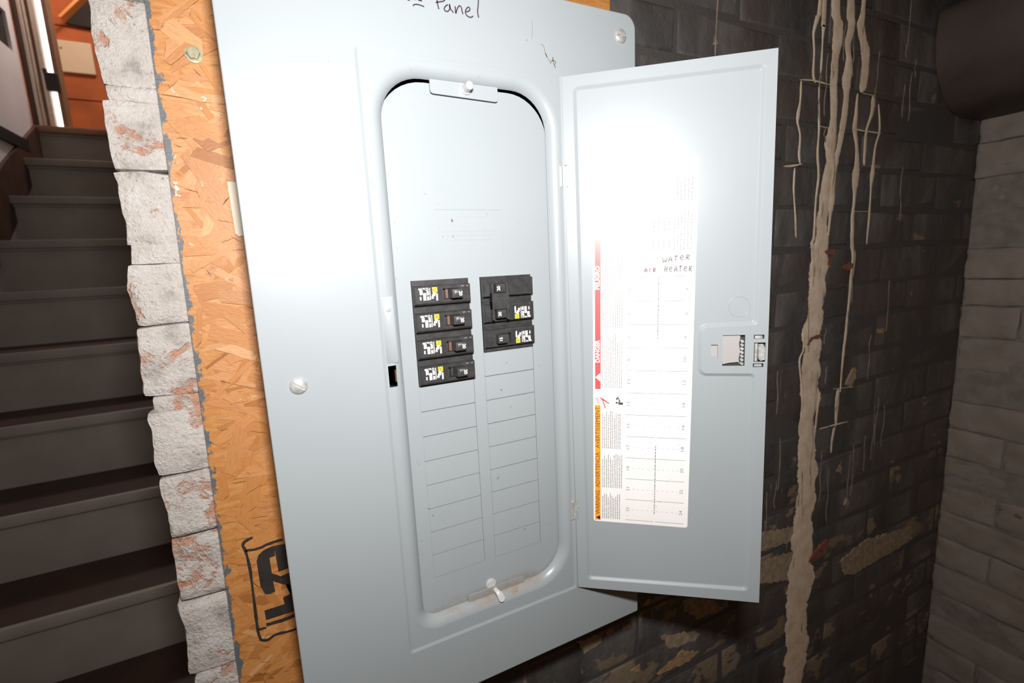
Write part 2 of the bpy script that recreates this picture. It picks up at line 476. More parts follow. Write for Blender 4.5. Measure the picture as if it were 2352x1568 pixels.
# squeezed-out mortar where the joints are wide
for zt, zb, xl in ((0.1655, 0.151, -0.1135), (0.0340, 0.0155, -0.1165), (-0.104, -0.120, -0.1185)):
    obj('mortar_bed', rough_brick('mortar_bed', xl, 0.08, WY+0.0005, WY+0.1, zb, zt, 0.0030, int(abs(zt)*1000), 9, 0.004), M['grey_brick'], wall)

# the black painted courses to the right of the panel
joints = [0.930, 0.860, 0.790, 0.720, 0.655, 0.600, 0.545, 0.475, 0.405, 0.336, 0.273, 0.206, 0.143, 0.071, 0.004, -0.067, -0.130, -0.202, -0.264, -0.337, -0.407, -0.480, -0.556, -0.634, -0.706, -0.778, -0.850, -0.922, -0.994, -1.066]
def dark_brick_mesh(L, H, seed):
    bm = bmesh.new()
    box(bm, -L/2, L/2, 0.0, 0.05, -H/2, H/2)
    bmesh.ops.bevel(bm, geom=[e for e in bm.edges if all(abs(v.co.y) < 1e-6 for v in e.verts)], offset=0.0075, segments=3, affect='EDGES', profile=0.5)
    for v in bm.verts:
        d = noise.noise_vector(v.co*30 + Vector((seed*3.7, seed, 0)))
        v.co += Vector((d.x*0.004, min(d.y, 0.6)*0.0012, d.z*0.0036))
    return finish(bm, 'dark_brick', 60)
variants = {}
for r in range(len(joints)-1):
    zt, zb = joints[r], joints[r+1]
    H = round(zt-zb-0.0020, 3)
    off = (0.0 if r % 2 else 0.108) + random.uniform(-0.02, 0.02)
    x = 0.335 - off
    while x < 1.415:
        L = 0.210 if r % 3 else 0.206
        x1 = min(x+L, 1.428)
        if x1-x > 0.03 and x1 > 0.30:
            full = abs(x1-x-L) < 1e-6
            key = (round(x1-x, 3), H, random.randrange(3) if full else 9)
            if key not in variants: variants[key] = dark_brick_mesh(x1-x, H, len(variants)+1)
            o = obj('brick', variants[key], M['dark_brick'], wall)
            o.location = ((x+x1)/2, WY + random.uniform(-0.0012, 0.0012), (zt+zb)/2)
        x = x1 + 0.003

# cream paint that ran down over the black
drips = [
 [(871,404,16.5),(881,372,14.3),(881,339,13.2),(879,305,10.9),(878,274,10.9),(883,244,9.8),(882,209,11.1),(880,177,14.9),(880,144,13.7),(874,108,15),(871,71,15.1),(870,33,16.4),(868,-1,22.9),(866,-35,28.2),(866,-66,25.8),(864,-97,22),(860,-133,28.6),(861,-169,26.1),(858,-201,26.2),(864,-264,29.4),(859,-301,24.1),(859,-344,27),(862,-388,27.3),(869,-425,30.4),(867,-478,30.7),(864,-523,30.8),(863,-569,33.9),(865,-617,37.2),(866,-665,43.4),(858,-711,37.6),(860,-761,35),(869,-805,38.6),(858,-880,33),(852,-980,30),(850,-1100,24),(848,-1200,14)],
 [(913,411,11),(918,372,9.9),(912,344,9.9),(918,317,8.8),(914,282,15.1),(916,265,8.8),(915,240,8.9),(911,211,7.6),(905,182,7.6),(898,152,7.6),(894,130,6.3),(893,93,7.6),(891,63,6.4),(889,25,7.7)],
 [(950,418,6.3),(946,376,11.5),(960,344,14.3),(966,316,11.8),(965,288,10.6),(960,271,10.5)],
 [(949,268,6.5),(948,236,6.5),(947,210,6.6),(958,178,5.3),(961,148,8.1),(960,133,10.8),(960,94,5.4),(959,56,5.5),(963,8,6.9),(971,-16,7),(968,-56,5.6),(966,-89,4.2),(963,-139,4.3),(961,-180,4.3),(958,-214,4.3),(957,-275,4.3)],
 [(996,269,6.8),(997,240,5.5),(984,209,4.1),(983,172,4.1),(984,149,4.1)],
 [(1016,257,2.8),(1025,212,3.5),(1015,181,2.8),(1012,135,5.7),(1011,103,2.9),(1012,56,2.9),(1010,7,2.9)],
 [(831,396,4.5),(826,370,5.6),(817,346,3.3),(822,318,2.3),(822,285,3.4),(829,272,3.4)],
 [(842,379,5.7),(843,360,4.6),(842,334,2.3),(842,281,2.9)],
 [(792,271,3.3),(792,242,2.2),(789,221,4.4),(788,208,3.3),(796,188,2.3),(796,161,3.4),(800,142,2.3)],
 [(838,267,2.3),(845,206,3),(845,164,3),(851,129,3.6),(848,92,3),(847,56,3),(847,22,3.7),(843,13,4.9),(846,0,4.9),(850,-50,3.1),(849,-65,5)],
 [(786,136,2.2),(786,105,2.8),(789,84,1.7),(794,56,2.3),(798,23,2.3)],
 [(787,272,1.6),(809,274,2.2),(831,275,2.3),(875,273,1.8)], [(756,137,2.2),(780,139,3.4),(805,143,2.3)], [(844,206,1.8),(883,204,2.5)],
 [(962,270,2.6),(1000,270,2.1)], [(947,209,2.6),(984,208,2),(1029,208,2.8)], [(835,5,2.4),(882,-2,3.8)], [(956,67,2),(1011,67,2.2)],
 [(932,-265,2.8),(1000,-271,2.3)], [(949,-268,4.3),(948,-295,7.2),(949,-344,2.9)], [(894,-338,2.1),(929,-339,2.9),(988,-341,2.3)],
 [(945,-344,4.3),(940,-370,4.3),(939,-396,2.9)], [(829,-137,2.5),(835,-174,2.5),(825,-197,2.5),(838,-255,3.2),(839,-306,1.9)], [(887,-264,2.7),(891,-268,2.7),(886,-306,3.4),(884,-340,2.7)]]
rd = random.Random(77)
for k in range(46):                                     # faint thin runs round the big ones
    x = rd.choice((rd.gauss(0.86, 0.06), rd.gauss(0.96, 0.045), rd.uniform(0.50, 0.80), rd.uniform(1.0, 1.2))); z = rd.uniform(-0.55, 0.40); l = rd.uniform(0.02, 0.12)
    drips.append([(x*1000 + rd.uniform(-3, 3), (z-l*q/4)*1000, rd.uniform(0.5, 1.7)) for q in range(5)])
for i, d in enumerate(drips):
    bm = bmesh.new()
    if d[0][1] > 375: d = [(d[0][0]+4, d[0][1]+430, d[0][2]), (d[0][0], d[0][1]+200, d[0][2])] + d
    P = smoothline([(x/1000, z/1000, w/1000) for x, z, w in d], 10)
    yb = WY-0.0015-0.00002*i; yf = yb-0.0006
    level = abs(d[0][0]-d[-1][0]) > abs(d[0][1]-d[-1][1])
    rows = []
    for jp, (x, z, w) in enumerate(P):                  # wandering line, swelling and thinning
        t_ = x if level else z
        fr = min(jp, len(P)-1-jp)/(len(P)-1)
        w *= (0.55 if level else 1.0)*min(1.0, 0.25 + fr*(4.0 if level else 9.0))
        kl = noise.noise(Vector((i*5.1, t_*30, 0)))*0.38 + noise.noise(Vector((i*3.3, t_*110, 4)))*0.13 + noise.noise(Vector((i, t_*420, 9)))*0.12
        kr = noise.noise(Vector((i*7.7, t_*30, 20)))*0.38 + noise.noise(Vector((i*2.9, t_*110, 30)))*0.13 + noise.noise(Vector((i*1.7, t_*420, 40)))*0.12
        wl, wr_ = max(w*(0.95+kl), 0.0006), max(w*(0.95+kr), 0.0006)
        a, b_ = ((x, z+wl), (x, z-wr_)) if level else ((x-wl, z), (x+wr_, z))
        rows.append([bm.verts.new((a[0], yb, a[1])), bm.verts.new((a[0]*0.85+b_[0]*0.15, yf, a[1]*0.85+b_[1]*0.15)), bm.verts.new((a[0]*0.15+b_[0]*0.85, yf, a[1]*0.15+b_[1]*0.85)), bm.verts.new((b_[0], yb, b_[1]))])
    for r0, r1 in zip(rows[:-1], rows[1:]):
        for k in range(3): bm.faces.new((r0[k], r0[k+1], r1[k+1], r1[k]))
    obj('paint_run', finish(bm, 'paint_run', 60), M['drip'] if i < 24 else M['drip_thin'], wall)
patches = [('c', [(1049,-642),(1092,-633),(1180,-645),(1285,-660),(1297,-692),(1225,-700),(1135,-700),(1055,-702),(1022,-692),(998,-653)]),
 ('c', [(754,-567),(848,-575),(879,-622),(853,-641),(754,-614),(690,-600),(690,-575)]), ('c', [(757,-510),(844,-524),(853,-556),(762,-544),(700,-540),(700,-512)]),
 ('c', [(978,-265),(986,-246),(1008,-239),(1007,-255),(993,-272)]), ('o', [(1072,-165),(1080,-160),(1100,-168),(1095,-174),(1079,-174)]),
 ('o', [(990,-243),(996,-233),(1008,-235),(1006,-244),(1013,-254),(1002,-256)]), ('r', [(879,-2),(887,0),(908,-1),(905,-10),(884,-10)]),
 ('r', [(892,-15),(902,-14),(902,-24),(898,-31),(892,-25)]), ('r', [(938,-32),(951,-28),(967,-27),(968,-33),(952,-39),(942,-39)]),
 ('r', [(843,-167),(852,-157),(871,-155),(886,-152),(885,-157),(867,-160),(855,-163),(848,-170)]), ('r', [(885,-614),(899,-600),(918,-592),(943,-585),(950,-595),(920,-612),(895,-620)]),
 ('c', [(335,-557),(379,-561),(381,-576),(346,-580)]), ('o', [(492,-685),(501,-679),(526,-673),(550,-668),(588,-685),(563,-693),(521,-692)]), ('o', [(437,-650),(453,-647),(455,-663),(446,-661)]),
 ('c', [(501,-617),(540,-629),(594,-652),(571,-659),(520,-650)]), ('c', [(547,-566),(622,-598),(644,-626),(580,-617),(549,-588)]), ('o', [(460,-543),(475,-538),(477,-545),(464,-548)]),
 ('o', [(420,-564),(433,-563),(435,-573),(422,-572)]), ('o', [(385,-561),(399,-561),(402,-568),(388,-568)]), ('c', [(594,295),(599,310),(603,296)]),
 ('c', [(960,-438),(981,-423),(977,-451)]), ('c', [(1005,-507),(1016,-519),(1010,-531),(999,-522)])]
for ip, (k, pts) in enumerate(patches):
    P = []
    n = len(pts)
    for i in range(n):                                  # rough the outline
        a, b_ = pts[i], pts[(i+1) % n]
        s = max(2, int(math.hypot(a[0]-b_[0], a[1]-b_[1])/6))
        for j in range(s):
            t = j/s; jit = min(2.6, 0.22*math.hypot(a[0]-b_[0], a[1]-b_[1]))
            P.append(((a[0]+(b_[0]-a[0])*t + random.uniform(-jit, jit))/1000, (a[1]+(b_[1]-a[1])*t + random.uniform(-jit, jit))/1000))
    bm = bmesh.new(); prism(bm, P, WY-0.0036 if k == 'r' else WY-0.0010-0.00002*ip, WY+0.004)
    obj('paint_chip', finish(bm, 'paint_chip'), M[{'c': 'chip_cream', 'o': 'chip_ochre', 'r': 'chip_red'}[k]], wall)

# right-hand wall, limewashed brick at right angles to the first
RX = 1.420
wr = obj('wall_right', boxes('wall_right', [(RX+0.004, RX+0.20, -1.9, 0.30, FZ, 0.95)]), plain('limewashed_mortar', (0.210, 0.177, 0.155), 0.8, var=0.2, bmp=0.4), None)
tag(wr, kind='structure'); WM[wr.name] = Matrix()
rj = [0.50, 0.43, 0.36, 0.290, 0.213, 0.139, 0.066, -0.012, -0.081, -0.141, -0.215, -0.294, -0.368, -0.439, -0.514, -0.585, -0.654, -0.727, -0.800, -0.872, -0.944, -1.016, -1.09, -1.16, -1.23]
xs_edge = {0.139: 1.411, 0.066: 1.428}
for r in range(len(rj)-1):
    zt, zb = rj[r], rj[r+1]
    fx = RX + random.uniform(-0.007, 0.007)
    y1 = WY+0.002
    cuts_y = [y1, 0.0 if r % 2 else -0.10, -0.205 if r % 2 else -0.305, -0.41 if r % 2 else -0.51]
    for a, b_ in zip(cuts_y[:-1], cuts_y[1:]):
        obj('brick', rough_brick('limewashed_brick', fx, RX+0.05, b_+0.0015, a-0.001, zb+0.0006, zt-0.0006, 0.0042, r+3+int(abs(b_)*50), 5, 0.007), M['white_brick'], wr)

# thick rounded painted beam on the right-hand wall, and the dark joist over it
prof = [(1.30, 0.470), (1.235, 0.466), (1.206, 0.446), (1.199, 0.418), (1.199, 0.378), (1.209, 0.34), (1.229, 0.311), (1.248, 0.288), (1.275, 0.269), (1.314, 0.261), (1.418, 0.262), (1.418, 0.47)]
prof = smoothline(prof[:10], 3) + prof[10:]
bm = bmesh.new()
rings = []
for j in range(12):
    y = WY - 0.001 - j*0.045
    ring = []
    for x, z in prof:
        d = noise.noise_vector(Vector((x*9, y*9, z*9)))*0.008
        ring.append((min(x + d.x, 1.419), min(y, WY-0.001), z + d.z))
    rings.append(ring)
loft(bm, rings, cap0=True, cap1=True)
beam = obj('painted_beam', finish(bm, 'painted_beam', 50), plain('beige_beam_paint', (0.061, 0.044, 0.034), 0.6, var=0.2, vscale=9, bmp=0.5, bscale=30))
tag(beam, 'thick round-edged beige painted beam at the top of the right-hand brick wall', 'beam')
bm = bmesh.new(); box(bm, 1.152, 1.40, -0.38, WY-0.002, 0.478, 0.62)
bmesh.ops.bevel(bm, geom=list(bm.edges), offset=0.006, segments=2, affect='EDGES')
tag(obj('timber_joist', finish(bm, 'timber_joist', 40), M['beam_dark']), 'black timber joist lying on the rounded beige beam', 'joist')

# ------------------------------------------------------------------ stairs behind the ragged wall end
R0Y, R0Z, RUN, RISE = 0.96963, -0.77329, 0.20762, 0.19
SX0, SX1 = -0.945, -0.112
st = empty('staircase', ((SX0+SX1)/2, R0Y-4*RUN, FZ))
tag(st, 'steep staircase with grey risers and dark brown treads climbing behind the brick wall end', 'staircase')
tread_me = boxes('tread', [(SX0, SX1, 0.016, RUN+0.040, -0.027, 0.0)])
nose_me = boxes('nosing', [(SX0, SX1, 0.0, 0.016, -0.030, 0.0005)], 0.004, 2, 40)
cove_me = boxes('cove_strip', [(SX0, SX1, 0.020, 0.033, -0.040, -0.027)], 0.003, 1)
riser_me = boxes('riser', [(SX0, SX1, 0.030, 0.046, -RISE+0.0005, -0.0275)])
for k in range(-4, 9):
    y, z = R0Y + k*RUN, R0Z + k*RISE
    if k < 8:
        t = obj('tread', tread_me, M['tread'], st); t.location = (0, y, z)
    else:
        t = obj('tread', boxes('landing_board', [(SX0, SX1, 0.016, 0.80, -0.027, 0.0)]), M['brown_wood'], st); t.location = (0, y, z)
    WM[t.name] = Matrix()
    o = obj('nosing', nose_me if k < 8 else boxes('nosing', [(SX0, SX1, 0.0, 0.016, -0.030, 0.0005)], 0.004, 2, 40), M['brown_wood'] if k == 8 else M['riser'], t, True)
    o = obj('cove_strip', cove_me, M['riser'], t, True)
    o = obj('riser', riser_me, M['riser'], st); o.location = (0, y, z)

# left wall of the stairwell with a dark opening in it
LX = -0.950
wl = obj('wall_left', boxes('wall_left', [(LX-0.10, LX, -0.2, 2.635, FZ, 1.040), (LX-0.10, LX, -0.2, 2.635, 1.203, 2.5), (LX-0.10, LX, 2.580, 2.635, 1.040, 1.203), (LX-0.10, LX, -0.2, 1.9, 1.040, 1.203)]), M['plaster'])
tag(wl, kind='structure')
tag(obj('recess_shade', boxes('recess_shade', [(LX-0.030, LX-0.012, 1.88, 2.60, 1.02, 1.22)]), M['unlit_gap']), kind='structure')  # black panel just behind the wall face paints the opening unlit
bm = bmesh.new()                                        # sloping skirting board down the stairs
def slab_x(bm, pts, x0, x1):
    a = [bm.verts.new((x0, y, z)) for y, z in pts]; b_ = [bm.verts.new((x1, y, z)) for y, z in pts]; n = len(pts)
    for i in range(n): bm.faces.new((a[i], a[(i+1) % n], b_[(i+1) % n], b_[i]))
    bm.faces.new(a[::-1]); bm.faces.new(b_)
slab_x(bm, [(2.640, 0.748), (2.242, 0.500), (1.20, -0.30), (1.20, -0.62), (2.640, 0.60)], LX-0.002, LX+0.014)
tag(obj('baseboard_left', finish(bm, 'baseboard_left'), M['skirt']), kind='structure')
tag(obj('trim_1', boxes('trim_1', [(LX-0.002, LX+0.016, 1.2, 2.50, 0.597, 0.646)]), plain('black_rail', (0.02, 0.015, 0.013), 0.5)), kind='structure')
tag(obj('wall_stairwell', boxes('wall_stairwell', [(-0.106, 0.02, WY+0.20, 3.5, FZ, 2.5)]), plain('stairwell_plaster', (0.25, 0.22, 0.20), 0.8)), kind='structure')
# head of the stairs: casing boards, bright door glass, back wall
TZ0, TZ1 = 0.748, 2.40
def casing(name, x0, x1, y0, y1, m): tag(obj(name, boxes(name, [(x0, x1, y0, y1, TZ0, TZ1)], 0.002, 1), m), kind='structure')
casing('trim_2', -0.949, -0.932, 2.640, 2.665, M['skirt'])
casing('trim_3', -0.931, -0.9165, 2.648, 2.672, M['cream_trim'])
casing('trim_4', -0.9135, -0.9045, 2.652, 2.672, M['cream_trim'])
casing('trim_5', -0.9165, -0.8920, 2.668, 2.690, M['brown_wood'])
casing('trim_6', -0.8915, -0.8735, 2.655, 2.690, M['cream_trim'])
tag(obj('window_1', boxes('window_1', [(-0.880, -0.842, 2.700, 2.706, TZ0, TZ1)]), M['daylight']), kind='structure')
casing('trim_7', -0.8445, -0.8260, 2.655, 2.720, M['brown_wood'])
lt = empty('door_lock', (-0.855, 2.66, 0.93))
tag(lt, 'black lock box across the bright slit at the head of the stairs', 'lock')
obj('case', boxes('case', [(-0.876, -0.828, 2.632, 2.654, 0.905, 0.985)], 0.003, 1), M['black_metal'], lt)
obj('keeper', boxes('keeper', [(-0.880, -0.866, 2.640, 2.654, 0.980, 1.004)], 0.002, 1), M['black_metal'], lt)

wb = obj('wall_back', boxes('wall_back', [(-1.35, -0.106, 3.47, 3.55, 0.60, 2.45)]), M['skirt']); tag(wb, kind='structure'); WM[wb.name] = Matrix()
for z0, z1 in ((0.70, 1.105), (1.110, 1.515), (1.520, 1.93), (1.935, 2.35)):
    obj('panel', boxes('panel', [(-1.30, -0.62, 3.452, 3.47, z0, z1)], 0.003, 1), M['orange_wood'], wb)
tag(obj('wall_landing', boxes('wall_landing', [(-1.40, -1.30, 2.74, 3.55, 0.60, 2.45)]), M['plaster']), kind='structure')
cb = empty('cream_board', (-0.94, 3.43, 1.25))
tag(cb, 'cream board fixed to the orange-brown panelling at the head of the stairs', 'board')
obj('panel', boxes('panel', [(-1.018, -0.860, 3.430, 3.450, 1.254, 1.430)], 0.004, 2), M['cream_board'], cb)
bm = bmesh.new(); cylinder(bm, (-1.002, 3.430, 1.385), 'y', 0.006, 0.003, 12)
obj('screw_cap', finish(bm, 'screw_cap', 40), M['brown_wood'], cb)
# sloping brace, and a near-black wedge painting the shade of an opening behind
br = empty('wooden_brace', (-0.93, 3.40, 1.52)); tag(br, 'orange sloping wooden brace above the cream board', 'brace')
bm = bmesh.new(); prism(bm, [(-0.972, 1.530), (-0.960, 1.524), (-0.76, 1.746), (-0.772, 1.758)], 3.36, 3.44)
obj('rail', finish(bm, 'rail'), plain('orange_rail', (0.75, 0.27, 0.07), 0.5), br)
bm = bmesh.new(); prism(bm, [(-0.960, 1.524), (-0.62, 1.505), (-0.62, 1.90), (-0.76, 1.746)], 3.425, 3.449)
obj('wedge_shade', finish(bm, 'wedge_shade'), M['unlit_gap'], br)

# ------------------------------------------------------------------ strand board
OY = 0.088
def xl_osb(z): return -0.0774 + 0.0159*z
board = empty('strand_board', (0.16, OY, -0.50))
tag(board, 'orange oriented strand board behind the panel, screwed to the brick wall', 'board')
bm = bmesh.new()
prism(bm, [(xl_osb(-0.5), -0.50), (0.400, -0.50), (0.402, 0.42), (xl_osb(0.42), 0.42)], OY, WY-0.0034)
bev = [e for e in bm.edges if abs(e.verts[0].co.y-OY) < 1e-6 and abs(e.verts[1].co.y-OY) < 1e-6]
core = obj('board', finish(bm, 'board'), M['osb'], board)
# the strands that show beside the cover, each a thin chip pressed into the face
flakes = []
for k in range(14):
    L = random.uniform(0.026, 0.058); w = random.uniform(0.006, 0.0145)
    P = []
    e1, e2 = random.uniform(-0.9, 0.9), random.uniform(-0.9, 0.9)
    lo = lambda q: -w/2*(1 + random.uniform(-0.10, 0.06)); hi = lambda q: w/2*(1 + random.uniform(-0.10, 0.06))
    xa = lambda z_: -L/2 + e1*z_; xb = lambda z_: L/2 + e2*z_
    for q in range(5): P.append((xa(-w/2) + (xb(-w/2)-xa(-w/2))*q/4, lo(q)))
    for q in (1, 2): P.append((xb(-w/2+w*q/3) + random.uniform(-0.0009, 0.0009), -w/2 + w*q/3))
    for q in range(5): P.append((xb(w/2) + (xa(w/2)-xb(w/2))*q/4, hi(q)))
    for q in (1, 2): P.append((xa(w/2-w*q/3) + random.uniform(-0.0009, 0.0009), w/2 - w*q/3))
    bm = bmesh.new(); prism(bm, P, -0.00016, 0.0006)
    flakes.append((finish(bm, 'strand'), L, w))
rs = random.Random(21)
n = 0; tries = 0
while n < 285 and tries < 9000:
    tries += 1
    me, L, w = rs.choice(flakes)
    z = rs.uniform(-0.47, 0.29); x = rs.uniform(-0.09, -0.004)
    a = rs.gauss(0.15, 0.65)
    if n % 5 == 0: a = rs.uniform(-1.5, 1.5)
    kx, kz = rs.uniform(0.8, 1.25), rs.choice((0.35, 0.6, 0.8, 1.0, 1.2))
    if x - abs(math.cos(a))*(L*kx/2+0.002) - abs(math.sin(a))*w*kz*0.6 < xl_osb(z) + 0.0010: continue
    o = obj('strand', me, M['flake'], board)
    o.location = (x, OY - 0.0002 - 0.0000035*n, z); o.rotation_euler = (rs.gauss(0, 0.03), a, rs.gauss(0, 0.008)); o.scale = (kx, 1, kz)
    n += 1
# the rest of the face, out of view from the front of the panel
bm = bmesh.new()
for k in range(900):
    x, z = rs.uniform(-0.04, 0.37), rs.choice((rs.uniform(0.26, 0.40), rs.uniform(-0.48, 0.40)))
    if x < 0.0 and z < 0.30: continue
    a = rs.gauss(0.15, 0.65); L, w = rs.uniform(0.026, 0.055), rs.uniform(0.005, 0.013)
    ca, sa = math.cos(a), math.sin(a); y_ = OY - 0.0004 - 0.0000009*k
    q_ = [(x + u*L/2*ca + v_*w/2*sa, z - u*L/2*sa + v_*w/2*ca) for u, v_ in ((-1, -0.8), (0.92, -1), (1, 0.9), (-0.95, 1))]
    if min(c_[0] for c_ in q_) < xl_osb(z) + 0.002 or max(c_[0] for c_ in q_) > 0.398 or max(c_[1] for c_ in q_) > 0.418: continue
    t4 = [bm.verts.new((c_[0], y_, c_[1])) for c_ in q_]; b4 = [bm.verts.new((c_[0], OY + 0.0004, c_[1])) for c_ in q_]
    bm.faces.new(t4)
    for i4 in range(4): bm.faces.new((t4[i4], t4[(i4+1) % 4], b4[(i4+1) % 4], b4[i4]))
obj('strand_field', finish(bm, 'strand_field'), M['osb'], board)['kind'] = 'stuff'
# two big chips the eye goes to
def chip(P, m=M['flake'], y=0.0009):
    cx = sum(p[0] for p in P)/len(P)/1000; cz = sum(p[1] for p in P)/len(P)/1000
    bm = bmesh.new(); prism(bm, [(p[0]/1000-cx, p[1]/1000-cz) for p in P], -y, 0.0005)
    o = obj('strand', finish(bm, 'strand'), m, board); o.location = (cx, OY, cz); return o
chip([(-73, 150), (-66, 146), (-34, 103), (-41, 94), (-72, 136)])
chip([(-58, 224), (-34, 214), (-27, 201), (-47, 207)])
# fine splits and dark seams between the strands
bm = bmesh.new()
for k in range(52):
    z = rs.uniform(-0.46, 0.27); x = rs.uniform(-0.066, -0.014); a = rs.gauss(0.15, 0.6); l = rs.uniform(0.004, 0.018)
    P = [(x + l*t_*math.cos(a) + rs.uniform(-0.0004, 0.0004), z - l*t_*math.sin(a) + rs.uniform(-0.0005, 0.0005), 0.00015*math.sin(math.pi*(0.1+0.8*(t_+0.5)))) for t_ in (-0.5, -0.25, 0.0, 0.25, 0.5)]
    if min(p_[0] for p_ in P) > xl_osb(z) + 0.002: ribbon(bm, P, OY-0.0017, 0.0001)
obj('strand_splits', finish(bm, 'strand_splits'), plain('dark_split', (0.096, 0.036, 0.012), 0.8), board)['kind'] = 'stuff'
# stencilled mill mark
st_m = bmesh.new()
mm = lambda L: [(x/1000, z/1000) for x, z in L]
for L_, w_ in (([(-53.4,-257.9),(-60.5,-260.0),(-62.5,-265),(-61,-270),(-59.6,-293),(-60.3,-335),(-60.6,-357),(-59.1,-371),(-52,-374),(-45,-371),(-30,-373),(-18,-371)], 1.3),
               ([(-61,-270),(-50,-271),(-39,-269),(-27,-268)], 1.3), ([(-60,-359),(-53,-360)], 1.2), ([(-52.5,-357),(-38,-357.5),(-18,-356)], 1.7)):
    ribbon(st_m, smoothline(mm(L_), 3), OY-0.0017, 0.0003, width=w_/1000, rag=0.5)
for P in ([(-52.6,-312),(-52.8,-284),(-41.2,-284),(-41,-312)], [(-52.8,-284),(-50.6,-278.5),(-46,-275),(-40,-273.5),(-35.5,-273.2),(-36,-283.5),(-41.2,-284)], [(-35.7,-273.2),(-16,-274.5),(-16,-300),(-34.8,-302.2)],
          [(-52.6,-312),(-41,-312),(-40.4,-322.4),(-45,-323.6),(-49.5,-322.3)], [(-41,-303),(-36,-306.5),(-24,-316),(-24,-321),(-32,-317.5),(-41,-310)], [(-32.5,-308),(-16,-306.5),(-16,-341),(-24.5,-341),(-24.5,-318)],
          [(-34,-333),(-24,-330),(-16,-330),(-16,-342),(-33,-342)], [(-52.3,-341),(-16,-340.5),(-16,-351.5),(-52,-351.2)]):
    prism(st_m, mm(P), OY-0.0020-0.00003*len(P)-0.0001*random.random(), OY-0.0003)
obj('stencil_mark', finish(st_m, 'stencil_mark'), M['stencil'], board)
# long pale cream strip by the cover edge
bm = bmesh.new(); prism(bm, mm([(-32.5, 86), (-25, 86), (-25.5, 38.5), (-29, 37.5), (-31.5, 40)]), OY-0.003, OY+0.0003)
obj('pale_strip', finish(bm, 'pale_strip'), M['pale_cream'], board)
# hex washer-head screw
hs = bmesh.new()
cylinder(hs, (-0.0443, OY-0.0004, 0.191), 'y', 0.0069, 0.0012, 24)
cylinder(hs, (-0.0443, OY-0.0016, 0.191), 'y', 0.0056, 0.0042, 6, 0.0053, 0.0006)
cylinder(hs, (-0.0443, OY-0.0058, 0.191), 'y', 0.0043, 0.0004, 20)
obj('hex_screw', finish(hs, 'hex_screw', 30), M['yellow_zinc'], board)

# ------------------------------------------------------------------ the breaker panel
X0, X1, Z0, Z1 = -0.0212, 0.3660, -0.4466, 0.2511
panel = empty('breaker_panel', ((X0+X1)/2, OY, Z0))
tag(panel, 'pale grey steel electrical breaker panel with its door open, mounted on the strand board', 'breaker panel')
# box behind the cover
bm = bmesh.new()
e = 0.0012; bx0, bx1, bz0, bz1 = X0+0.013, X1-0.013, Z0+0.013, Z1-0.013
for b_ in ((bx0, bx1, OY-0.0022, OY-0.001, bz0, bz1), (bx0, bx0+e, 0.0075, OY-0.0022, bz0, bz1), (bx1-e, bx1, 0.0075, OY-0.0022, bz0, bz1), (bx0, bx1, 0.0075, OY-0.0022, bz0, bz0+e), (bx0, bx1, 0.0075, OY-0.0022, bz1-e, bz1)):
    box(bm, *b_)
obj('enclosure', finish(bm, 'enclosure'), plain('enclosure_shade', (0.050, 0.055, 0.058), 0.6), panel)  # grey box coloured dark to stand in for its unlit inside
obj('bus_bars', boxes('bus_bars', [(0.10, 0.245, 0.042, 0.05, -0.34, 0.05)]), M['inside'], panel)

# cover sheet: one closed skin from the outer lip, over the pressed frame, into the opening and back
def rg(x0, x1, z0, z1, r, y, n=10): return [(x, y, z) for x, z in rrect(x0, x1, z0, z1, r, n)]
ER = (0.0755, 0.2738, -0.3790, 0.1812)                  # pressed frame
OR = (0.0945, 0.2572, -0.3525, 0.1655)                  # opening at its deep edge
rc = (0.014, 0.034, 0.037, 0.037)
def grow(R, d): return (R[0]-d, R[1]+d, R[2]-d, R[3]+d)
def rcg(d): return tuple(r+d for r in rc)
T = 0.0013
rings = [rg(X0, X1, Z0, Z1, (0.004, 0.002, 0.013, 0.013), 0.0075), rg(X0, X1, Z0, Z1, (0.004, 0.002, 0.013, 0.013), 0.0011),
         rg(*grow((X0, X1, Z0, Z1), -0.0004), (0.004, 0.002, 0.013, 0.013), 0.0003), rg(*grow((X0, X1, Z0, Z1), -0.0012), (0.003, 0.0018, 0.0125, 0.0125), 0.0),
         rg(*grow(ER, 0.0006), 0.004, 0.0), rg(*ER, 0.0036, 0.0002), rg(*grow(ER, -0.0016), 0.003, 0.0011), rg(*grow(ER, -0.0024), 0.0026, 0.0013)]
for d, y in ((0.0105, 0.0013), (0.0085, 0.0016), (0.0060, 0.0026), (0.0038, 0.0042), (0.0018, 0.0066), (0.0006, 0.0088), (0.0002, 0.0100)):
    rings.append(rg(*grow(OR, d), rcg(d), y))
back = [rg(*grow(OR, 0.0014), rcg(0.0014), 0.0102), rg(*grow(OR, 0.0060), rcg(0.006), 0.0045), rg(*grow(OR, 0.011), rcg(0.011), 0.0028), rg(*grow(ER, -0.002), 0.003, 0.0028),
        rg(*grow(ER, 0.001), 0.004, 0.0014), rg(*grow((X0, X1, Z0, Z1), -0.0016), (0.003, 0.001, 0.012, 0.012), 0.0014), rg(*grow((X0, X1, Z0, Z1), -0.0013), (0.003, 0.001, 0.012, 0.012), 0.0075)]
bm = bmesh.new(); loft(bm, rings + back, closed=True)
cm = finish(bm, 'cover')
cm = bool_cut(cm, [(0.0793, 0.0868, -0.002, 0.012, -0.1055, -0.0855)])
shade(cm, 38)
cover = obj('cover', cm, M['enamel'], panel); WM[cover.name] = Matrix()
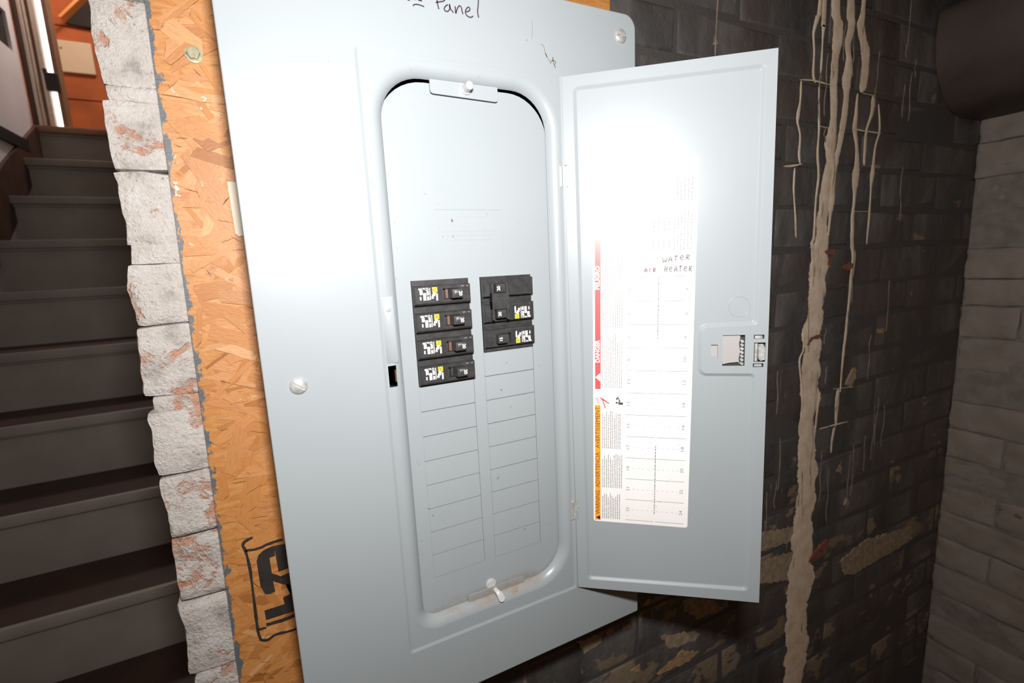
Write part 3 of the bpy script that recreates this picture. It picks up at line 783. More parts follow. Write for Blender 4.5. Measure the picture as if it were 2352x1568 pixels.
# pressed strip above the catch slot
bm = bmesh.new()
loft(bm, [[(x, 0.0016, z) for x, z in rrect(0.0775, 0.0895, -0.0835, -0.0225, 0.0016, 3)], [(x, 0.0009, z) for x, z in rrect(0.0782, 0.0888, -0.0828, -0.0232, 0.0014, 3)]], cap0=True, cap1=True)
obj('catch_strip', finish(bm, 'catch_strip', 60), M['enamel'], cover)
bm = bmesh.new()
loft(bm, [[(0.0842 + r*math.cos(a*math.pi/8), y, -0.0345 + r*math.sin(a*math.pi/8)) for a in range(16)] for r, y in ((0.0023, 0.0010), (0.0021, 0.0006), (0.0012, 0.0005))], cap1=True)
obj('rivet_dimple', finish(bm, 'rivet_dimple', 60), M['enamel'], cover)
bm = bmesh.new(); box(bm, 0.0856, 0.0867, 0.0014, 0.0060, -0.1010, -0.0905)
obj('catch_lip', finish(bm, 'catch_lip'), M['rust'], cover)

# hanging tab at the top with its white pin, standing tab at the foot with its hook screw
bm = bmesh.new(); prism(bm, [(0.1395, 0.1685), (0.1395, 0.1575), (0.1402, 0.1553), (0.1422, 0.1545), (0.2035, 0.1532), (0.2052, 0.1540), (0.2058, 0.1560), (0.2058, 0.1685)], 0.0085, 0.0098)
tab = obj('hanger_tab', finish(bm, 'hanger_tab', 40), M['enamel'], cover)
bm = bmesh.new()
cylinder(bm, (0.1735, 0.0085, 0.1605), 'y', 0.0046, 0.0022, 18, 0.0042)
cylinder(bm, (0.1735, 0.0065, 0.1612), 'y', 0.0040, 0.0100, 18, 0.0036, 0.0012)
pin = obj('pin', finish(bm, 'pin', 40), M['white_pin'], panel)
bm = bmesh.new(); prism(bm, [(0.1425, -0.3575), (0.1425, -0.3485), (0.1432, -0.3462), (0.1452, -0.3455), (0.2075, -0.3455), (0.2088, -0.3462), (0.2095, -0.3480), (0.2095, -0.3575)], 0.0078, 0.0090)
obj('foot_tab', finish(bm, 'foot_tab', 40), M['enamel'], cover)
bm = bmesh.new()
for i, (r_, y_) in enumerate(((0.0060, 0.0122), (0.0052, 0.0112), (0.0045, 0.0102))):
    cylinder(bm, (0.1705, y_, -0.3435), 'y', r_, 0.0009, 18)
path = [(0.1735, 0.0090, -0.3490), (0.1742, 0.0050, -0.3495), (0.1758, 0.0005, -0.3515), (0.1772, -0.0012, -0.3555)]
rr_ = [0.0024, 0.0026, 0.0034, 0.0036]
prev = []
for (x, y, z), r in zip(path, rr_): prev.append([(x + r*math.cos(a*math.pi/6), y + 0.35*r*math.sin(a*math.pi/6), z + 0.94*r*math.sin(a*math.pi/6)) for a in range(12)])
loft(bm, prev, cap0=True, cap1=True)
obj('hook_screw', finish(bm, 'hook_screw', 50), M['white_pin'], panel)

# dome head slotted cover screws
def cover_screw(x, z, ang):
    bm = bmesh.new(); prof_ = [(0.0072, 0.0), (0.0071, 0.0006), (0.0062, 0.0016), (0.0045, 0.0024), (0.0022, 0.0029), (0.0, 0.0030)]
    rings = [[(r*math.cos(2*math.pi*i/28), -h, r*math.sin(2*math.pi*i/28)) for i in range(28)] for r, h in prof_[:-1]]
    loft(bm, rings, cap0=True, cap1=True)
    me = bool_cut(finish(bm, 'cover_screw'), [(-0.009, 0.009, -0.0045, -0.0016, -0.0007, 0.0007)])
    for p in me.polygons: p.use_smooth = True
    me.set_sharp_from_angle(angle=math.radians(35))
    o = obj('cover_screw', me, M['zinc'], cover); o.location = (x, 0.0, z); o.rotation_euler = (0, ang, 0)
cover_screw(0.0044, -0.0917, math.radians(40))
cover_screw(0.3461, 0.2287, math.radians(-8))
cover_screw(0.0044, 0.2287, math.radians(20))
cover_screw(0.3461, -0.0917, math.radians(70))

# handwriting on the cover: 2nd Panel
def px_cover(L):  # hand-drawn pen path in a small grid, laid on the sheet
    out = []
    for gx, gz in L: out.append((gx, gz))
    return out
bm = bmesh.new()
SCR = [[(1.5,10.5),(2.6,12),(4.2,11.4),(4.4,9.3),(2.6,5.6),(1.0,4.0),(0.6,4.8),(1.6,5.6),(3.4,4.6),(5.4,3.4)],
       [(7.0,10),(7.1,6.2),(7.0,4.2)], [(7.0,7.6),(8.0,8.6),(8.8,8.0),(9.0,6.0),(9.2,4.4)], [(12.4,7.0),(11.2,7.8),(10.6,6.4),(11.2,4.8),(12.3,5.4),(12.6,11.0),(12.3,5.4),(12.8,4.5),(13.3,4.6)],
       [(7.2,-0.6),(8.4,0.8),(10.8,1.0),(13.6,0.2),(14.4,-0.1)],
       [(23.2,11.5),(23.3,8.0),(23.2,5.0),(23.8,0.6),(24.0,-0.8)], [(22.2,4.6),(24.6,5.6),(27.6,6.8),(28.6,9.2),(26.6,11.0),(23.0,11.4)],
       [(30.3,4.2),(28.4,2.2),(27.6,-0.2),(28.6,-1.8),(30.2,-1.4),(31.4,1.0),(31.3,4.6),(31.9,0.8),(33.8,-2.2)],
       [(35.2,3.6),(35.3,-2.6),(36.2,0.6),(37.8,4.2),(39.2,3.6),(39.8,0.0),(40.3,-2.6)],
       [(42.6,-0.2),(44.6,0.8),(45.4,3.0),(44.4,4.2),(43.0,2.6),(42.0,-0.6),(43.2,-3.6),(45.6,-4.6),(47.4,-3.0)],
       [(51.8,12.5),(51.4,7.0),(50.8,1.5),(51.2,-4.0)]]
def hand_cover(gx, gz):
    # grid unit in mm; the note leans very slightly
    return (0.1496 + (gx-24)*0.001357, 0.2202 + (gz+0.8)*0.00092 + (gx-24)*0.000091)
for s in SCR:
    ribbon(bm, smoothline([hand_cover(*p) for p in s], 5), -0.00005, 0.00012, width=0.00055)
obj('marker_writing', finish(bm, 'marker_writing'), M['ink'], cover)
# scratch through the paint
bm = bmesh.new()
def cz_(L): return [(x/1000, z/1000) for x, z in L]
for L_, w_ in (([(250.2,207.0),(252.4,206.3),(253.8,204.6),(254.5,201.0),(256.0,197.2),(258.2,194.8),(260.4,191.7)], 0.22), ([(254.8,200.0),(256.6,196.6)], 0.5), ([(260.4,191.5),(262.4,194.6),(266.4,193.2)], 0.42), ([(263.3,197.4),(263.5,192.6),(265.0,189.6),(266.2,188.2)], 0.5), ([(266.3,193.2),(264.9,190.6)], 0.35), ([(241.5,226.0),(241.6,218),(240.4,210.6)], 0.12)):
    ribbon(bm, smoothline(cz_(L_), 3), -0.00004, 0.0001, width=w_/1000, rag=0.6)
obj('scratch', finish(bm, 'scratch'), plain('bare_steel_scratch', (0.13, 0.11, 0.07), 0.6), cover)

# dead front plate with two columns of breaker openings
PY = 0.0128
S1, S2, S3, S4 = 0.1090, 0.1658, 0.1781, 0.2352
ST, PIT = -0.0106, 0.0254
bm = bmesh.new()
prism(bm, rrect(0.0905, 0.2600, -0.366, 0.1640, (0.003, 0.003, 0.042, 0.0445), 10), PY, PY+0.0012)
pm = bool_cut(finish(bm, 'dead_front'), [(S1, S2, PY-0.01, PY+0.01, ST-12*PIT, ST), (S3, S4, PY-0.01, PY+0.01, ST-12*PIT, ST), (0.136, 0.206, PY-0.01, PY+0.0004, 0.0112, 0.0542)])
shade(pm, 25)
plate = obj('dead_front', pm, M['enamel'], panel); WM[plate.name] = Matrix()
blank_me = boxes('filler_blank', [(-0.0283, 0.0281, 0.0, 0.0011, -0.01222, 0.01255)])
for xa, xb, k0 in ((S1, S2, 4), (S3, S4, 3)):
    for k in range(k0, 12):
        o = obj('filler_blank', blank_me, M['enamel'], plate)
        o.location = ((xa+xb)/2, PY + random.uniform(0.0, 0.0002), ST - (k+0.5)*PIT); o.rotation_euler = (random.uniform(-0.010, 0.002), 0, 0)
# lettering pressed into the plate, too faint to read
bm = bmesh.new()
rr2 = random.Random(4)
for z, x0, x1 in ((0.0488, 0.158, 0.190), (0.0350, 0.143, 0.198), (0.0310, 0.143, 0.200), (0.0270, 0.147, 0.195)):
    x = x0
    while x < x1:
        w = rr2.uniform(0.0006, 0.0014); box(bm, x, x+w, PY+0.0001, PY+0.0005, z-0.0013, z+0.0013); x += w + rr2.uniform(0.0006, 0.0016)
obj('pressed_lettering', finish(bm, 'pressed_lettering'), M['enamel_plain'], plate)
bm = bmesh.new()
for k in range(3, 12):                                   # pressed slot marks beside the columns
    box(bm, 0.1052, 0.1066, PY-0.0001, PY+0.0003, ST-(k+0.55)*PIT, ST-(k+0.45)*PIT)
    box(bm, 0.2385, 0.2399, PY-0.0001, PY+0.0003, ST-(k+0.55)*PIT, ST-(k+0.45)*PIT)
obj('slot_marks', finish(bm, 'slot_marks'), M['enamel_plain'], plate)

# ------------------------------------------------------------------ circuit breakers
# local frame: x 0..57 mm from the outer end to the middle of the panel, z 0..-25.4 mm, y towards the wall
def breaker_body(rows, name):
    bm = bmesh.new()
    for k in range(rows):
        z = -k*PIT
        box(bm, 0.0004, 0.0566, -0.0012, 0.030, z-0.0253, z-0.0001)
        # stepped block
        R = [[(x, y, zz) for x, zz in ((xa, z-za), (xb, z-za), (xb, z-zb), (xa, z-zb))] for xa, xb, za, zb, y in
             ((0.0006, 0.0564, 0.0050, 0.0232, -0.0012), (0.0006, 0.0564, 0.0054, 0.0230, -0.0058), (0.0014, 0.0556, 0.0062, 0.0214, -0.0068))]
        loft(bm, R, cap1=True, cap0=True)
        # end rib
        box(bm, 0.0022, 0.0034, -0.0072, -0.0060, z-0.0200, z-0.0075)
    return finish(bm, name)
slot = lambda z: (0.0285, 0.0445, -0.0075, -0.0022, z-0.0185, z-0.0088)

def handle_mesh():
    """square toggle leaning to the middle of the panel"""
    bm = bmesh.new()
    A = [(0.0335, -0.0030), (0.0460, -0.0030)]
    R = []
    for dx, y, ins in ((0.0, -0.0030, 0.0), (0.0005, -0.0085, 0.0003), (0.0012, -0.0135, 0.0006), (0.0020, -0.0145, 0.0014)):
        xa, xb = 0.0338 + dx + ins, 0.0458 + dx*0.6 - ins
        R.append([(xa, y, -0.0090-ins), (xb, y, -0.0090-ins), (xb, y, -0.0184+ins), (xa, y, -0.0184+ins)])
    loft(bm, R, cap0=True, cap1=True)
    bmesh.ops.bevel(bm, geom=[e_ for e_ in bm.edges if e_.calc_length() > 0.004 and abs(e_.verts[0].co.y-e_.verts[1].co.y) < 1e-5 and e_.verts[0].co.y < -0.014], offset=0.0007, segments=2, affect='EDGES')
    return finish(bm, 'toggle', 50)
hm = handle_mesh()
body1 = bool_cut(breaker_body(1, 'breaker_body'), [slot(0.0)])
body2 = bool_cut(breaker_body(2, 'double_breaker_body'), [slot(0.0), slot(-PIT)])

# white print, an unreadable block of small type as on the photograph
pr = bmesh.new()
rp = random.Random(11)
def prect(x0, z0, x1, z1, y=-0.00686, bm_=None):
    b_ = pr if bm_ is None else bm_
    v = [b_.verts.new(c) for c in ((x0/1000, y, -z1/1000), (x1/1000, y, -z1/1000), (x1/1000, y, -z0/1000), (x0/1000, y, -z0/1000))]; b_.faces.new(v)
def ptype(x0, z0, x1, z1):
    x = x0
    while x < x1 - 0.2:                                  # columns of tiny type running down
        z = z0
        while z < z1 - 0.2:
            h = rp.uniform(0.35, 1.0); prect(x, z, min(x+0.46, x1), min(z+h, z1)); z += h + 0.16
        x += 0.58
for b_ in ((5.0, 7.2, 8.4, 8.9), (6.0, 8.9, 8.8, 13.2), (9.0, 7.0, 11.2, 8.4), (5.9, 15.0, 7.3, 18.2), (9.2, 11.6, 12.2, 18.6), (12.6, 10.0, 14.9, 14.0), (12.8, 15.0, 14.8, 18.6), (15.4, 7.2, 16.2, 18.4), (17.6, 13.2, 20.8, 15.2), (16.9, 15.2, 19.2, 17.4), (18.6, 11.6, 21.6, 13.6), (21.6, 12.6, 23.2, 19.4)):
    ptype(*b_)
for k in range(18):                                      # test-mark ring with its stroke
    a0, a1 = k*math.pi/9, (k+1)*math.pi/9
    v = [pr.verts.new(((13.2 + r*math.cos(a))/1000, -0.00686, -(8.4 + r*math.sin(a))/1000)) for r, a in ((1.55, a0), (1.55, a1), (1.2, a1), (1.2, a0))]; pr.faces.new(v)
prect(12.9, 7.6, 13.5, 9.2)
print_me = finish(pr, 'small_print')
lg = bmesh.new()                                         # yellow square mark
for a_, b_ in ((0.0, 0.75), (2.05, 2.8)): pass
cx_, cz0 = 20.6, 9.2
for x0_, z0_, x1_, z1_ in ((-2.4, -2.4, 2.4, -1.6), (-2.4, 1.6, 2.4, 2.4), (-2.4, -1.6, -1.6, 1.6), (1.6, -1.6, 2.4, 1.6), (-1.2, -1.2, 1.2, -0.5), (-1.2, 0.5, 1.2, 1.2), (-1.2, -0.5, -0.5, 0.5), (0.5, -0.5, 1.2, 0.5)):
    prect(cx_+x0_, cz0+z0_, cx_+x1_, cz0+z1_, -0.00688, lg)
mark_me = finish(lg, 'square_mark')

def number_mesh(s, zc):
    bm = bmesh.new()
    add_text(bm, s, 0.0046, lambda x, y: (0.0432 + y, -0.01462, zc - x), align='CENTER', bold=0.00012)
    return finish(bm, 'number')
num20, num15 = number_mesh('20', -0.0137), number_mesh('15', -0.0137)
num20b = number_mesh('20', -0.0137-PIT)
onoff = bmesh.new()
for s, xx in (('ON', 0.0478), ('IV', 0.0530)):
    pass
for x0_, x1_ in ((47.0, 48.3), (48.8, 49.9), (52.2, 53.0), (53.4, 54.2)): prect(x0_, 6.6, x1_, 7.6, -0.00686, onoff)
mark2_me = finish(onoff, 'state_marks')

def slot_lining(parent, zc):
    bm = bmesh.new(); box(bm, 0.0312, 0.0338, -0.0056, -0.0024, zc-0.0180, zc-0.0094)
    return finish(bm, 'toggle_base')
lin_me, lin_dark = slot_lining(None, 0.0), slot_lining(None, 0.0)

def breaker(row, right, num_me, label):
    rot = Matrix.Rotation(math.pi, 4, 'Y') if right else None
    loc = (S4, PY, ST-(row+1)*PIT) if right else (S1, PY, ST-row*PIT)
    t = empty('circuit_breaker', loc, rot); tag(t, label, 'circuit breaker', 'breakers in the panel')
    obj('body', body1, M['black_plastic'], t, True)
    h = obj('toggle', hm, M['handle_plastic'], t, True)
    obj('number', num_me, M['print_white'], h, True)
    cu = not right and row < 3
    obj('toggle_base', lin_me if cu else lin_dark, M['copper_dark'] if cu else M['black_plastic'], t, True)
    obj('small_print', print_me, M['print_white'], t, True)
    obj('square_mark', mark_me, M['print_yellow'], t, True)
    if not right: obj('state_marks', mark2_me, M['print_grey'], t, True)
    return t
breaker(0, False, num20, 'black 20 amp breaker at the top of the left column')
breaker(1, False, num20, 'black 20 amp breaker, second from the top in the left column')
breaker(2, False, num20, 'black 20 amp breaker, third from the top in the left column')
breaker(3, False, num20, 'black 20 amp breaker at the bottom of the left column')
breaker(2, True, num15, 'black 15 amp breaker at the bottom of the right column')
# two-pole breaker with tied toggles (turned round: its second row is the upper one)
t = empty('circuit_breaker', (S4, PY, ST-2*PIT), Matrix.Rotation(math.pi, 4, 'Y'))
tag(t, 'black double 20 amp breaker with tied toggles at the top of the right column', 'circuit breaker', 'breakers in the panel')
obj('body', body2, M['black_plastic'], t, True)
obj('small_print', print_me, M['print_white'], t, True); obj('square_mark', mark_me, M['print_yellow'], t, True)
for zc, nm in ((0.0, num20), (-PIT, num20b)):
    h = obj('toggle', hm, M['handle_plastic'], t, True); h.location = (0, 0, zc)
    obj('number', num20, M['print_white'], h, True)
    o = obj('toggle_base', lin_dark, M['black_plastic'], t, True); o.location = (0, 0, zc)
bm = bmesh.new()                                         # tie bar slid over both toggles
for b_ in ((0.0318, 0.0345, -0.0128, -0.0072, -0.0440, -0.0078), (0.0478, 0.0500, -0.0128, -0.0072, -0.0440, -0.0078), (0.0318, 0.0500, -0.0132, -0.0072, -0.0346, -0.0186)):
    box(bm, *b_)
tie = obj('handle_tie', finish(bm, 'handle_tie'), M['handle_plastic'], t, True)
bm = bmesh.new()
for x_ in (0.0375, 0.0410, 0.0445):
    for z_ in (-0.0218, -0.0250, -0.0282, -0.0314): box(bm, x_-0.0007, x_+0.0007, -0.0138, -0.0132, z_-0.0009, z_+0.0005)
obj('tie_lettering', finish(bm, 'tie_lettering'), M['handle_plastic'], tie, True)

# ------------------------------------------------------------------ the open door
HX, HY, HA, SAG = 0.27318, -0.0020, -0.65758, 0.00556
DW, DT, DB = 0.1954, 0.1803, -0.3766
ZM = -0.1
DM = Matrix.Translation((HX, HY, 0)) @ Matrix.Rotation(HA, 4, 'Z') @ Matrix.Translation((0, 0, ZM)) @ Matrix.Rotation(-SAG, 4, 'Y') @ Matrix.Translation((0, 0, -ZM))
def offs(path, d):
    """inset a counter-clockwise outline by d"""
    n = len(path); out = []
    for i in range(n):
        p0, p1, p2 = Vector(path[i-1]), Vector(path[i]), Vector(path[(i+1) % n])
        e1 = (p1-p0).normalized(); e2 = (p2-p1).normalized()
        n1 = Vector((-e1.y, e1.x)); n2 = Vector((-e2.y, e2.x))
        b_ = (n1+n2); l = b_.length_squared
        b_ = b_ * (2.0/l) if l > 1e-9 else n1*1.0
        out.append(tuple(p1 + b_*d))
    return out
def rounded_path(pts, r, n=6):
    out = []
    m = len(pts)
    for i in range(m):
        p0, p1, p2 = Vector(pts[i-1]), Vector(pts[i]), Vector(pts[(i+1) % m])
        a = (p0-p1).normalized(); b_ = (p2-p1).normalized()
        A = p1 + a*r; B = p1 + b_*r; Cc = p1 + a*r + b_*r
        for k in range(n+1):
            t_ = k/n; ang = t_*math.pi/2
            out.append(tuple(Cc - b_*r*math.cos(ang) - a*r*math.sin(ang)))
    return out
PB = [(0.0105, -0.3660), (0.1845, -0.3640), (0.1852, -0.1205), (0.1335, -0.1200), (0.1335, -0.0725), (0.1856, -0.0715), (0.1860, 0.1690), (0.0105, 0.1700)]
A0 = rounded_path(PB, 0.0055)
RG = [(offs(A0, 0.0), 0.0), (offs(A0, 0.0009), 0.0004), (offs(A0, 0.0026), 0.0021), (offs(A0, 0.0036), 0.0025)]
def door_skin(bm, y_off):
    outer = [bm.verts.new((x, y_off, z)) for x, z in ((0.0, DB), (DW, DB), (DW, DT), (0.0, DT))]
    oe = [bm.edges.new((outer[i], outer[(i+1) % 4])) for i in range(4)]
    R = [[bm.verts.new((x, y+y_off, z)) for x, z in ring] for ring, y in RG]
    n = len(A0)
    ie = [bm.edges.new((R[0][i], R[0][(i+1) % n])) for i in range(n)]
    bmesh.ops.triangle_fill(bm, use_beauty=True, edges=oe+ie, normal=(0, -1, 0))
    for a, b_ in zip(R[:-1], R[1:]):
        for i in range(n): bm.faces.new((a[i], a[(i+1) % n], b_[(i+1) % n], b_[i]))
    ce = [bm.edges.get((R[-1][i], R[-1][(i+1) % n])) for i in range(n)]
    bmesh.ops.triangle_fill(bm, use_beauty=True, edges=ce, normal=(0, -1, 0))
    return outer
bm = bmesh.new()
o1 = door_skin(bm, 0.0); o2 = door_skin(bm, 0.0013)
for i in range(4): bm.faces.new((o1[i], o1[(i+1) % 4], o2[(i+1) % 4], o2[i]))
# folded outer flange
dm = finish(bm, 'door')
cuts = [(0.1422, 0.1487, -0.01, 0.01, -0.1032, -0.0905), (0.1532, 0.1742, -0.01, 0.01, -0.1125, -0.0810), (0.1822, 0.1918, -0.01, 0.01, -0.0852, -0.0812), (0.1820, 0.1918, -0.01, 0.01, -0.1140, -0.1102), (0.1826, 0.1932, -0.01, 0.01, -0.1085, -0.0890),
        (-0.004, 0.0026, -0.01, 0.01, 0.0755, 0.0968), (-0.004, 0.0022, -0.01, 0.01, -0.2912, -0.2695)]
dm = bool_cut(dm, cuts)
shade(dm, 38)
door = obj('door', dm, M['enamel_plain'], panel)
door.matrix_parent_inverse = WM[panel.name].inverted()
door.matrix_basis = DM
def dsub(name, me, m): return obj(name, me, m, door, True)
# hinge leaves at the two slots
for i, (zt, zb) in enumerate(((0.0968, 0.0755), (-0.2695, -0.2912))):
    bm = bmesh.new()
    for b_ in ((-0.0052, -0.0040, -0.0014, 0.0016, zb, zt), (-0.0040, 0.0026, 0.0013, 0.0022, zb+0.0003, zt-0.0003), (0.0016, 0.0026, -0.0006, 0.0013, zb+0.0006, zt-0.0006)): box(bm, *b_)
    cylinder(bm, (-0.0036, 0.0008, zb+0.0008), 'z', 0.0015, zt-zb-0.0016, 10)
    dsub('hinge', finish(bm, 'hinge', 40), M['zinc'] if i else M['enamel_plain'])
# latch: grey slide behind its window, broken spring end, zinc pawl
bm = bmesh.new()
pts_ = [(0.1524, -0.0806), (0.1590, -0.0800), (0.1592, -0.0815), (0.1640, -0.0815), (0.1645, -0.0800), (0.1700, -0.0804), (0.1702, -0.0850), (0.1690, -0.0900), (0.1704, -0.0980), (0.1690, -0.1050), (0.1702, -0.1118), (0.1690, -0.1090), (0.1600, -0.1098), (0.1540, -0.1112), (0.1538, -0.1090), (0.1524, -0.1084)]
prism(bm, pts_, 0.0022, 0.0052)
dsub('latch_slide', finish(bm, 'latch_slide', 40), M['latch_plastic'])
bm = bmesh.new()
for k in range(7):
    z = -0.0868 - k*0.0038
    prism(bm, [(0.1700, z), (0.1716, z+0.0010), (0.1738, z-0.0008), (0.1728, z-0.0026), (0.1708, z-0.0020)], 0.0012+0.0003*(k % 3), 0.0034)
dsub('latch_spring', finish(bm, 'latch_spring'), M['zinc'])
bm = bmesh.new()
cylinder(bm, (0.1848, 0.0008, -0.1078), 'z', 0.0016, 0.0180, 12)
prism(bm, [(0.1862, -0.0902), (0.1900, -0.0900), (0.1922, -0.0935), (0.1922, -0.1060), (0.1880, -0.1072), (0.1862, -0.1050)], -0.0022, -0.0006)
prism(bm, [(0.1835, -0.0822), (0.1905, -0.0822), (0.1905, -0.0850), (0.1835, -0.0850)], 0.0016, 0.0024)
prism(bm, [(0.1835, -0.1112), (0.1905, -0.1112), (0.1905, -0.1136), (0.1835, -0.1136)], 0.0016, 0.0024)
dsub('latch_pawl', finish(bm, 'latch_pawl', 40), M['zinc'])
bm = bmesh.new(); box(bm, 0.1410, 0.1500, 0.0028, 0.0036, -0.1045, -0.0890); 
dsub('latch_backing', finish(bm, 'latch_backing'), M['latch_plastic'])
bm = bmesh.new(); box(bm, 0.150, 0.1945, 0.0056, 0.0066, -0.1150, -0.0780)
dsub('latch_gap_shade', finish(bm, 'latch_gap_shade'), M['inside'])  # dark sheet added so the gaps round the latch look unlit
bm = bmesh.new()                                          # pressed ring above the latch
loft(bm, [[(0.1685 + r*math.cos(a*math.pi/16), y, -0.0525 + r*math.sin(a*math.pi/16)) for a in range(32)] for r, y in ((0.0104, 0.00252), (0.0101, 0.0021), (0.0097, 0.0021), (0.0094, 0.00252))])
dsub('pressed_ring', finish(bm, 'pressed_ring', 70), M['enamel_plain'])

# circuit directory sticker: own frame a to the right, b up, turned 1.2 degrees
LB = (0.0197, -0.2925); LA = math.radians(-1.22); LC, LS = math.cos(LA), math.sin(LA)
YS = 0.0025
def lab(a, b, y=0.0): return (LB[0] + (a*LC - b*LS)/1000, YS - y, LB[1] + (a*LS + b*LC)/1000)
bm = bmesh.new()
o_ = rrect(0, 101.5, 0, 389.5, 2.6, 5)
loft(bm, [[lab(a, b, 0.00002) for a, b in o_], [lab(a, b, 0.00022) for a, b in o_]], cap0=True, cap1=True)
dsub('directory_label', finish(bm, 'directory_label'), M['paper'])
def lquad(bm, a0, b0, a1, b1, y=0.00027): bm.faces.new([bm.verts.new(lab(*p, y)) for p in ((a0, b0), (a1, b0), (a1, b1), (a0, b1))])
def lpoly(bm, P, y=0.00027): bm.faces.new([bm.verts.new(lab(*p, y)) for p in P])
bm = bmesh.new(); lquad(bm, 2.0, 155, 7.9, 352); dsub('danger_band', finish(bm, 'danger_band'), M['red_print'])
bm = bmesh.new(); lquad(bm, 1.8, 1.5, 7.7, 137.0); dsub('warning_band', finish(bm, 'warning_band'), M['orange_print'])
up_ = lambda a, b, y=0.00032: (lambda x, yy: lab(a - yy*1000, b + x*1000, y))    # text reading upwards
bm = bmesh.new()
add_text(bm, 'DANGER', 0.0062, up_(4.9, 184.5), bold=0.00022, fit=0.0245)
dsub('danger_word', finish(bm, 'danger_word'), M['paper'])
bm = bmesh.new(); add_text(bm, 'PELIGRO', 0.0062, up_(4.9, 262.5), bold=0.00022, fit=0.0245)
dsub('danger_word', finish(bm, 'danger_word'), M['paper'])
bm = bmesh.new(); lpoly(bm, [(7.6, 163.5), (7.6, 173.0), (2.2, 168.2)], 0.00032)
dsub('alert_triangle', finish(bm, 'alert_triangle'), M['paper'])
bm = bmesh.new()
add_text(bm, 'WARNING', 0.0066, up_(4.7, 8.6), fit=0.0285)
add_text(bm, 'ADVERTENCIA', 0.0066, up_(4.7, 41.0), fit=0.0415)
add_text(bm, 'AVERTISSEMENT', 0.0066, up_(4.7, 87.5), fit=0.0475)
lpoly(bm, [(7.3, 1.9), (7.3, 7.2), (2.2, 4.55)], 0.00032)
dsub('warning_lettering', finish(bm, 'warning_lettering'), M['print_black'])
# paragraphs of type too small to read: dashes in columns, running upwards
bm = bmesh.new(); rq = random.Random(5)
def para(a0, a1, b0, b1, step=2.05, w=0.75, gap=0.25):
    a = a0
    while a < a1:
        b = b0; end = b1 - rq.uniform(0, (b1-b0)*0.22)
        while b < end:
            l = rq.uniform(0.8, 3.4); lquad(bm, a, b, a+w, min(b+l, end), 0.00026); b += l + rq.uniform(gap, gap+0.5)
        a += step
para(9.8, 28.5, 4, 35); para(9.8, 30.5, 41.5, 82.5); para(9.8, 28.5, 87.5, 132)
para(9.8, 31.5, 156.5, 215, 2.2, 0.6); para(9.8, 31.5, 222, 300, 2.2, 0.6)
para(80, 97, 300, 344, 3.2, 0.7, 0.6); para(60, 80, 302, 340, 5.0, 0.7, 0.8)
para(82, 97, 348, 372, 3.4, 0.8, 0.6)
dsub('small_print', finish(bm, 'small_print'), M['print_grey'])['kind'] = 'stuff'
bm = bmesh.new()
for i in range(12):                                       # table: rules, dotted lines, circuit numbers
    b = 4.2 + 24.55*i
    lquad(bm, 35.2, b-0.22, 65.2, b+0.22); lquad(bm, 67.2, b-0.22, 97.0, b+0.22)
    if i < 11:
        a = 42.0
        while a < 90:
            lquad(bm, a, b+12.25, a+2.2, b+12.5); a += 5.2
        add_text(bm, str(23-2*i), 0.0046, up_(37.6, b+10.2), fit=0.0046 if 23-2*i > 9 else 0.0024)
        add_text(bm, str(24-2*i), 0.0046, up_(94.0, b+10.2), fit=0.0052 if 24-2*i > 9 else 0.0026)
dsub('table_print', finish(bm, 'table_print'), M['print_grey'])['kind'] = 'stuff'
bm = bmesh.new(); add_text(bm, 'HOMC24UC', 0.0052, up_(43.0, 303.0), fit=0.026)
dsub('catalogue_number', finish(bm, 'catalogue_number'), M['print_grey'])
bm = bmesh.new()
b = 13.5
while b < 273:                                            # broken strip of print down the middle
    if b < 92 or b > 208:
        l = rq.uniform(0.8, 3.6); lquad(bm, 65.8, b, 66.7, b+l); b += l + rq.uniform(0.3, 1.2)
    else: b += 3
dsub('centre_print', finish(bm, 'centre_print'), M['print_grey'])['kind'] = 'stuff'
bm = bmesh.new()                                          # pictograms
for P in ([(9.5, 151.5), (10.4, 152.4), (5.0, 147.0), (4.2, 146.2)], [(6.0, 146.0), (9.6, 145.0), (17.2, 139.6), (16.6, 138.6), (8.8, 143.4)], [(8.8, 144.6), (10.2, 143.6), (13.6, 133.6), (12.6, 133.2)], [(3.0, 145.0), (3.0, 143.6), (4.4, 143.6), (4.4, 145.0)], [(4.6, 144.6), (5.2, 144.6), (5.6, 138.8), (4.8, 138.6)]): lpoly(bm, P)
dsub('red_pictogram', finish(bm, 'red_pictogram'), M['red_print'])
bm = bmesh.new()
for P in ([(24.0, 141.2), (26.0, 141.2), (26.0, 139.2), (24.0, 139.2)], [(26.4, 141.0), (31.6, 140.6), (31.6, 138.0), (27.0, 138.0)], [(27.2, 141.0), (29.2, 141.4), (26.2, 147.2), (25.2, 146.2), (27.0, 143.8)], [(24.2, 145.4), (26.2, 145.8), (25.8, 143.4), (24.4, 143.4)]): lpoly(bm, P)
dsub('black_pictogram', finish(bm, 'black_pictogram'), plain('dark_grey_print', (0.06, 0.05, 0.05), 0.5))
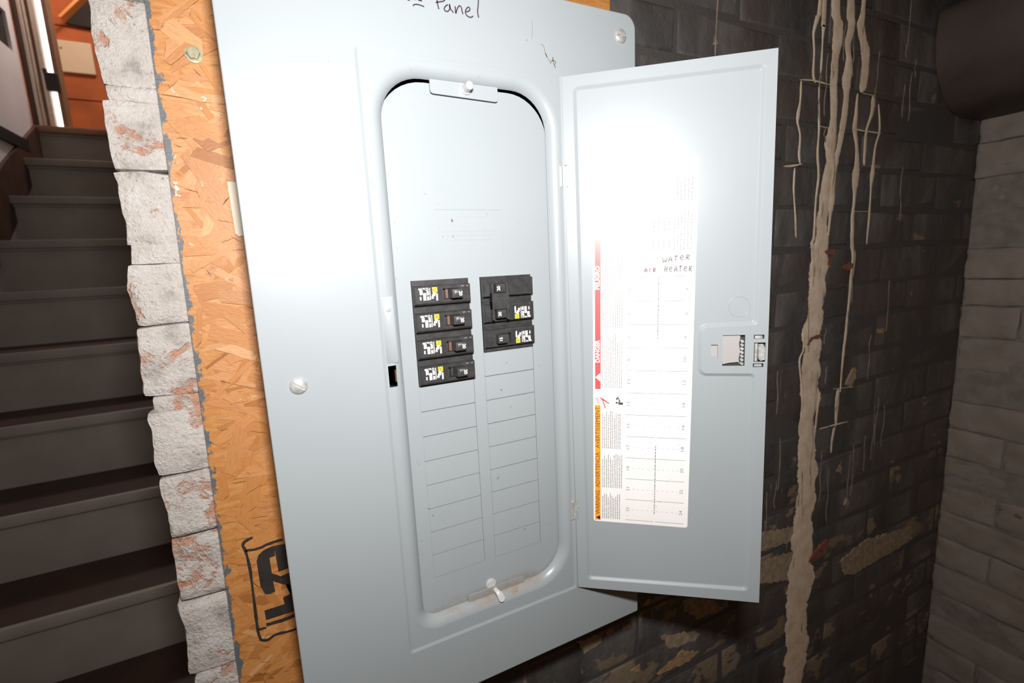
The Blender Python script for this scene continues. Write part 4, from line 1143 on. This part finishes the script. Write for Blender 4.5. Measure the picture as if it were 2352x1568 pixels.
# pen notes: WATER HEATER and AIR
GL = {'W': [[(0, 1), (0.15, 0.02), (0.48, 0.55), (0.7, 0.0), (1.0, 0.95)]], 'A': [[(0, 0), (0.45, 1), (0.8, 0)], [(0.1, 0.35), (0.7, 0.4)]], 'T': [[(0.4, 1.2), (0.3, 0)], [(0.0, 0.92), (0.8, 1.0)]], 'E': [[(0.05, 0.5), (0.7, 0.6), (0.5, 0.95), (0.1, 0.7), (0.1, 0.2), (0.7, 0.1)]],
      'R': [[(0.1, 0), (0.2, 1.0)], [(0.15, 0.9), (0.7, 0.9), (0.5, 0.5), (0.2, 0.5), (0.7, 0.0)]], 'H': [[(0, 0), (0.25, 1.1)], [(0.55, 0), (0.75, 1.1)], [(0.1, 0.5), (0.7, 0.55)]], 'I': [[(0.3, 0), (0.35, 1)]]}
def pen(bm, word, a, b, h, adv, w, slope=0.0):
    for i, ch in enumerate(word):
        for s in GL[ch]:
            P = [(a + i*adv + x*adv*0.8, b + slope*i + z*h) for x, z in s]
            P = smoothline(P, 3)
            Q = [(lab(x, z)[0], lab(x, z)[2]) for x, z in P]
            ribbon(bm, Q, YS-0.00024, 0.0001, width=w/1000)
bm = bmesh.new(); pen(bm, 'WATER', 69.5, 288.5, 5.0, 5.6, 0.42, 0.55); pen(bm, 'HEATER', 71.5, 279.0, 5.4, 4.7, 0.42)
dsub('pen_note', finish(bm, 'pen_note'), M['ink_faded'])
bm = bmesh.new(); pen(bm, 'AIR', 52.0, 279.2, 4.2, 4.2, 0.5)
dsub('red_pen_note', finish(bm, 'red_pen_note'), M['ink_red'])
bm = bmesh.new(); rq2 = random.Random(3)
for k in range(26):
    a, b, r = rq2.uniform(12, 96), rq2.uniform(6, 110), rq2.uniform(0.25, 0.8)
    lpoly(bm, [(a + r*math.cos(i*math.pi/3), b + r*math.sin(i*math.pi/3)) for i in range(6)], 0.00025)
dsub('stain_spots', finish(bm, 'stain_spots'), plain('dirt_spot', (0.55, 0.50, 0.44), 0.7))['kind'] = 'stuff'
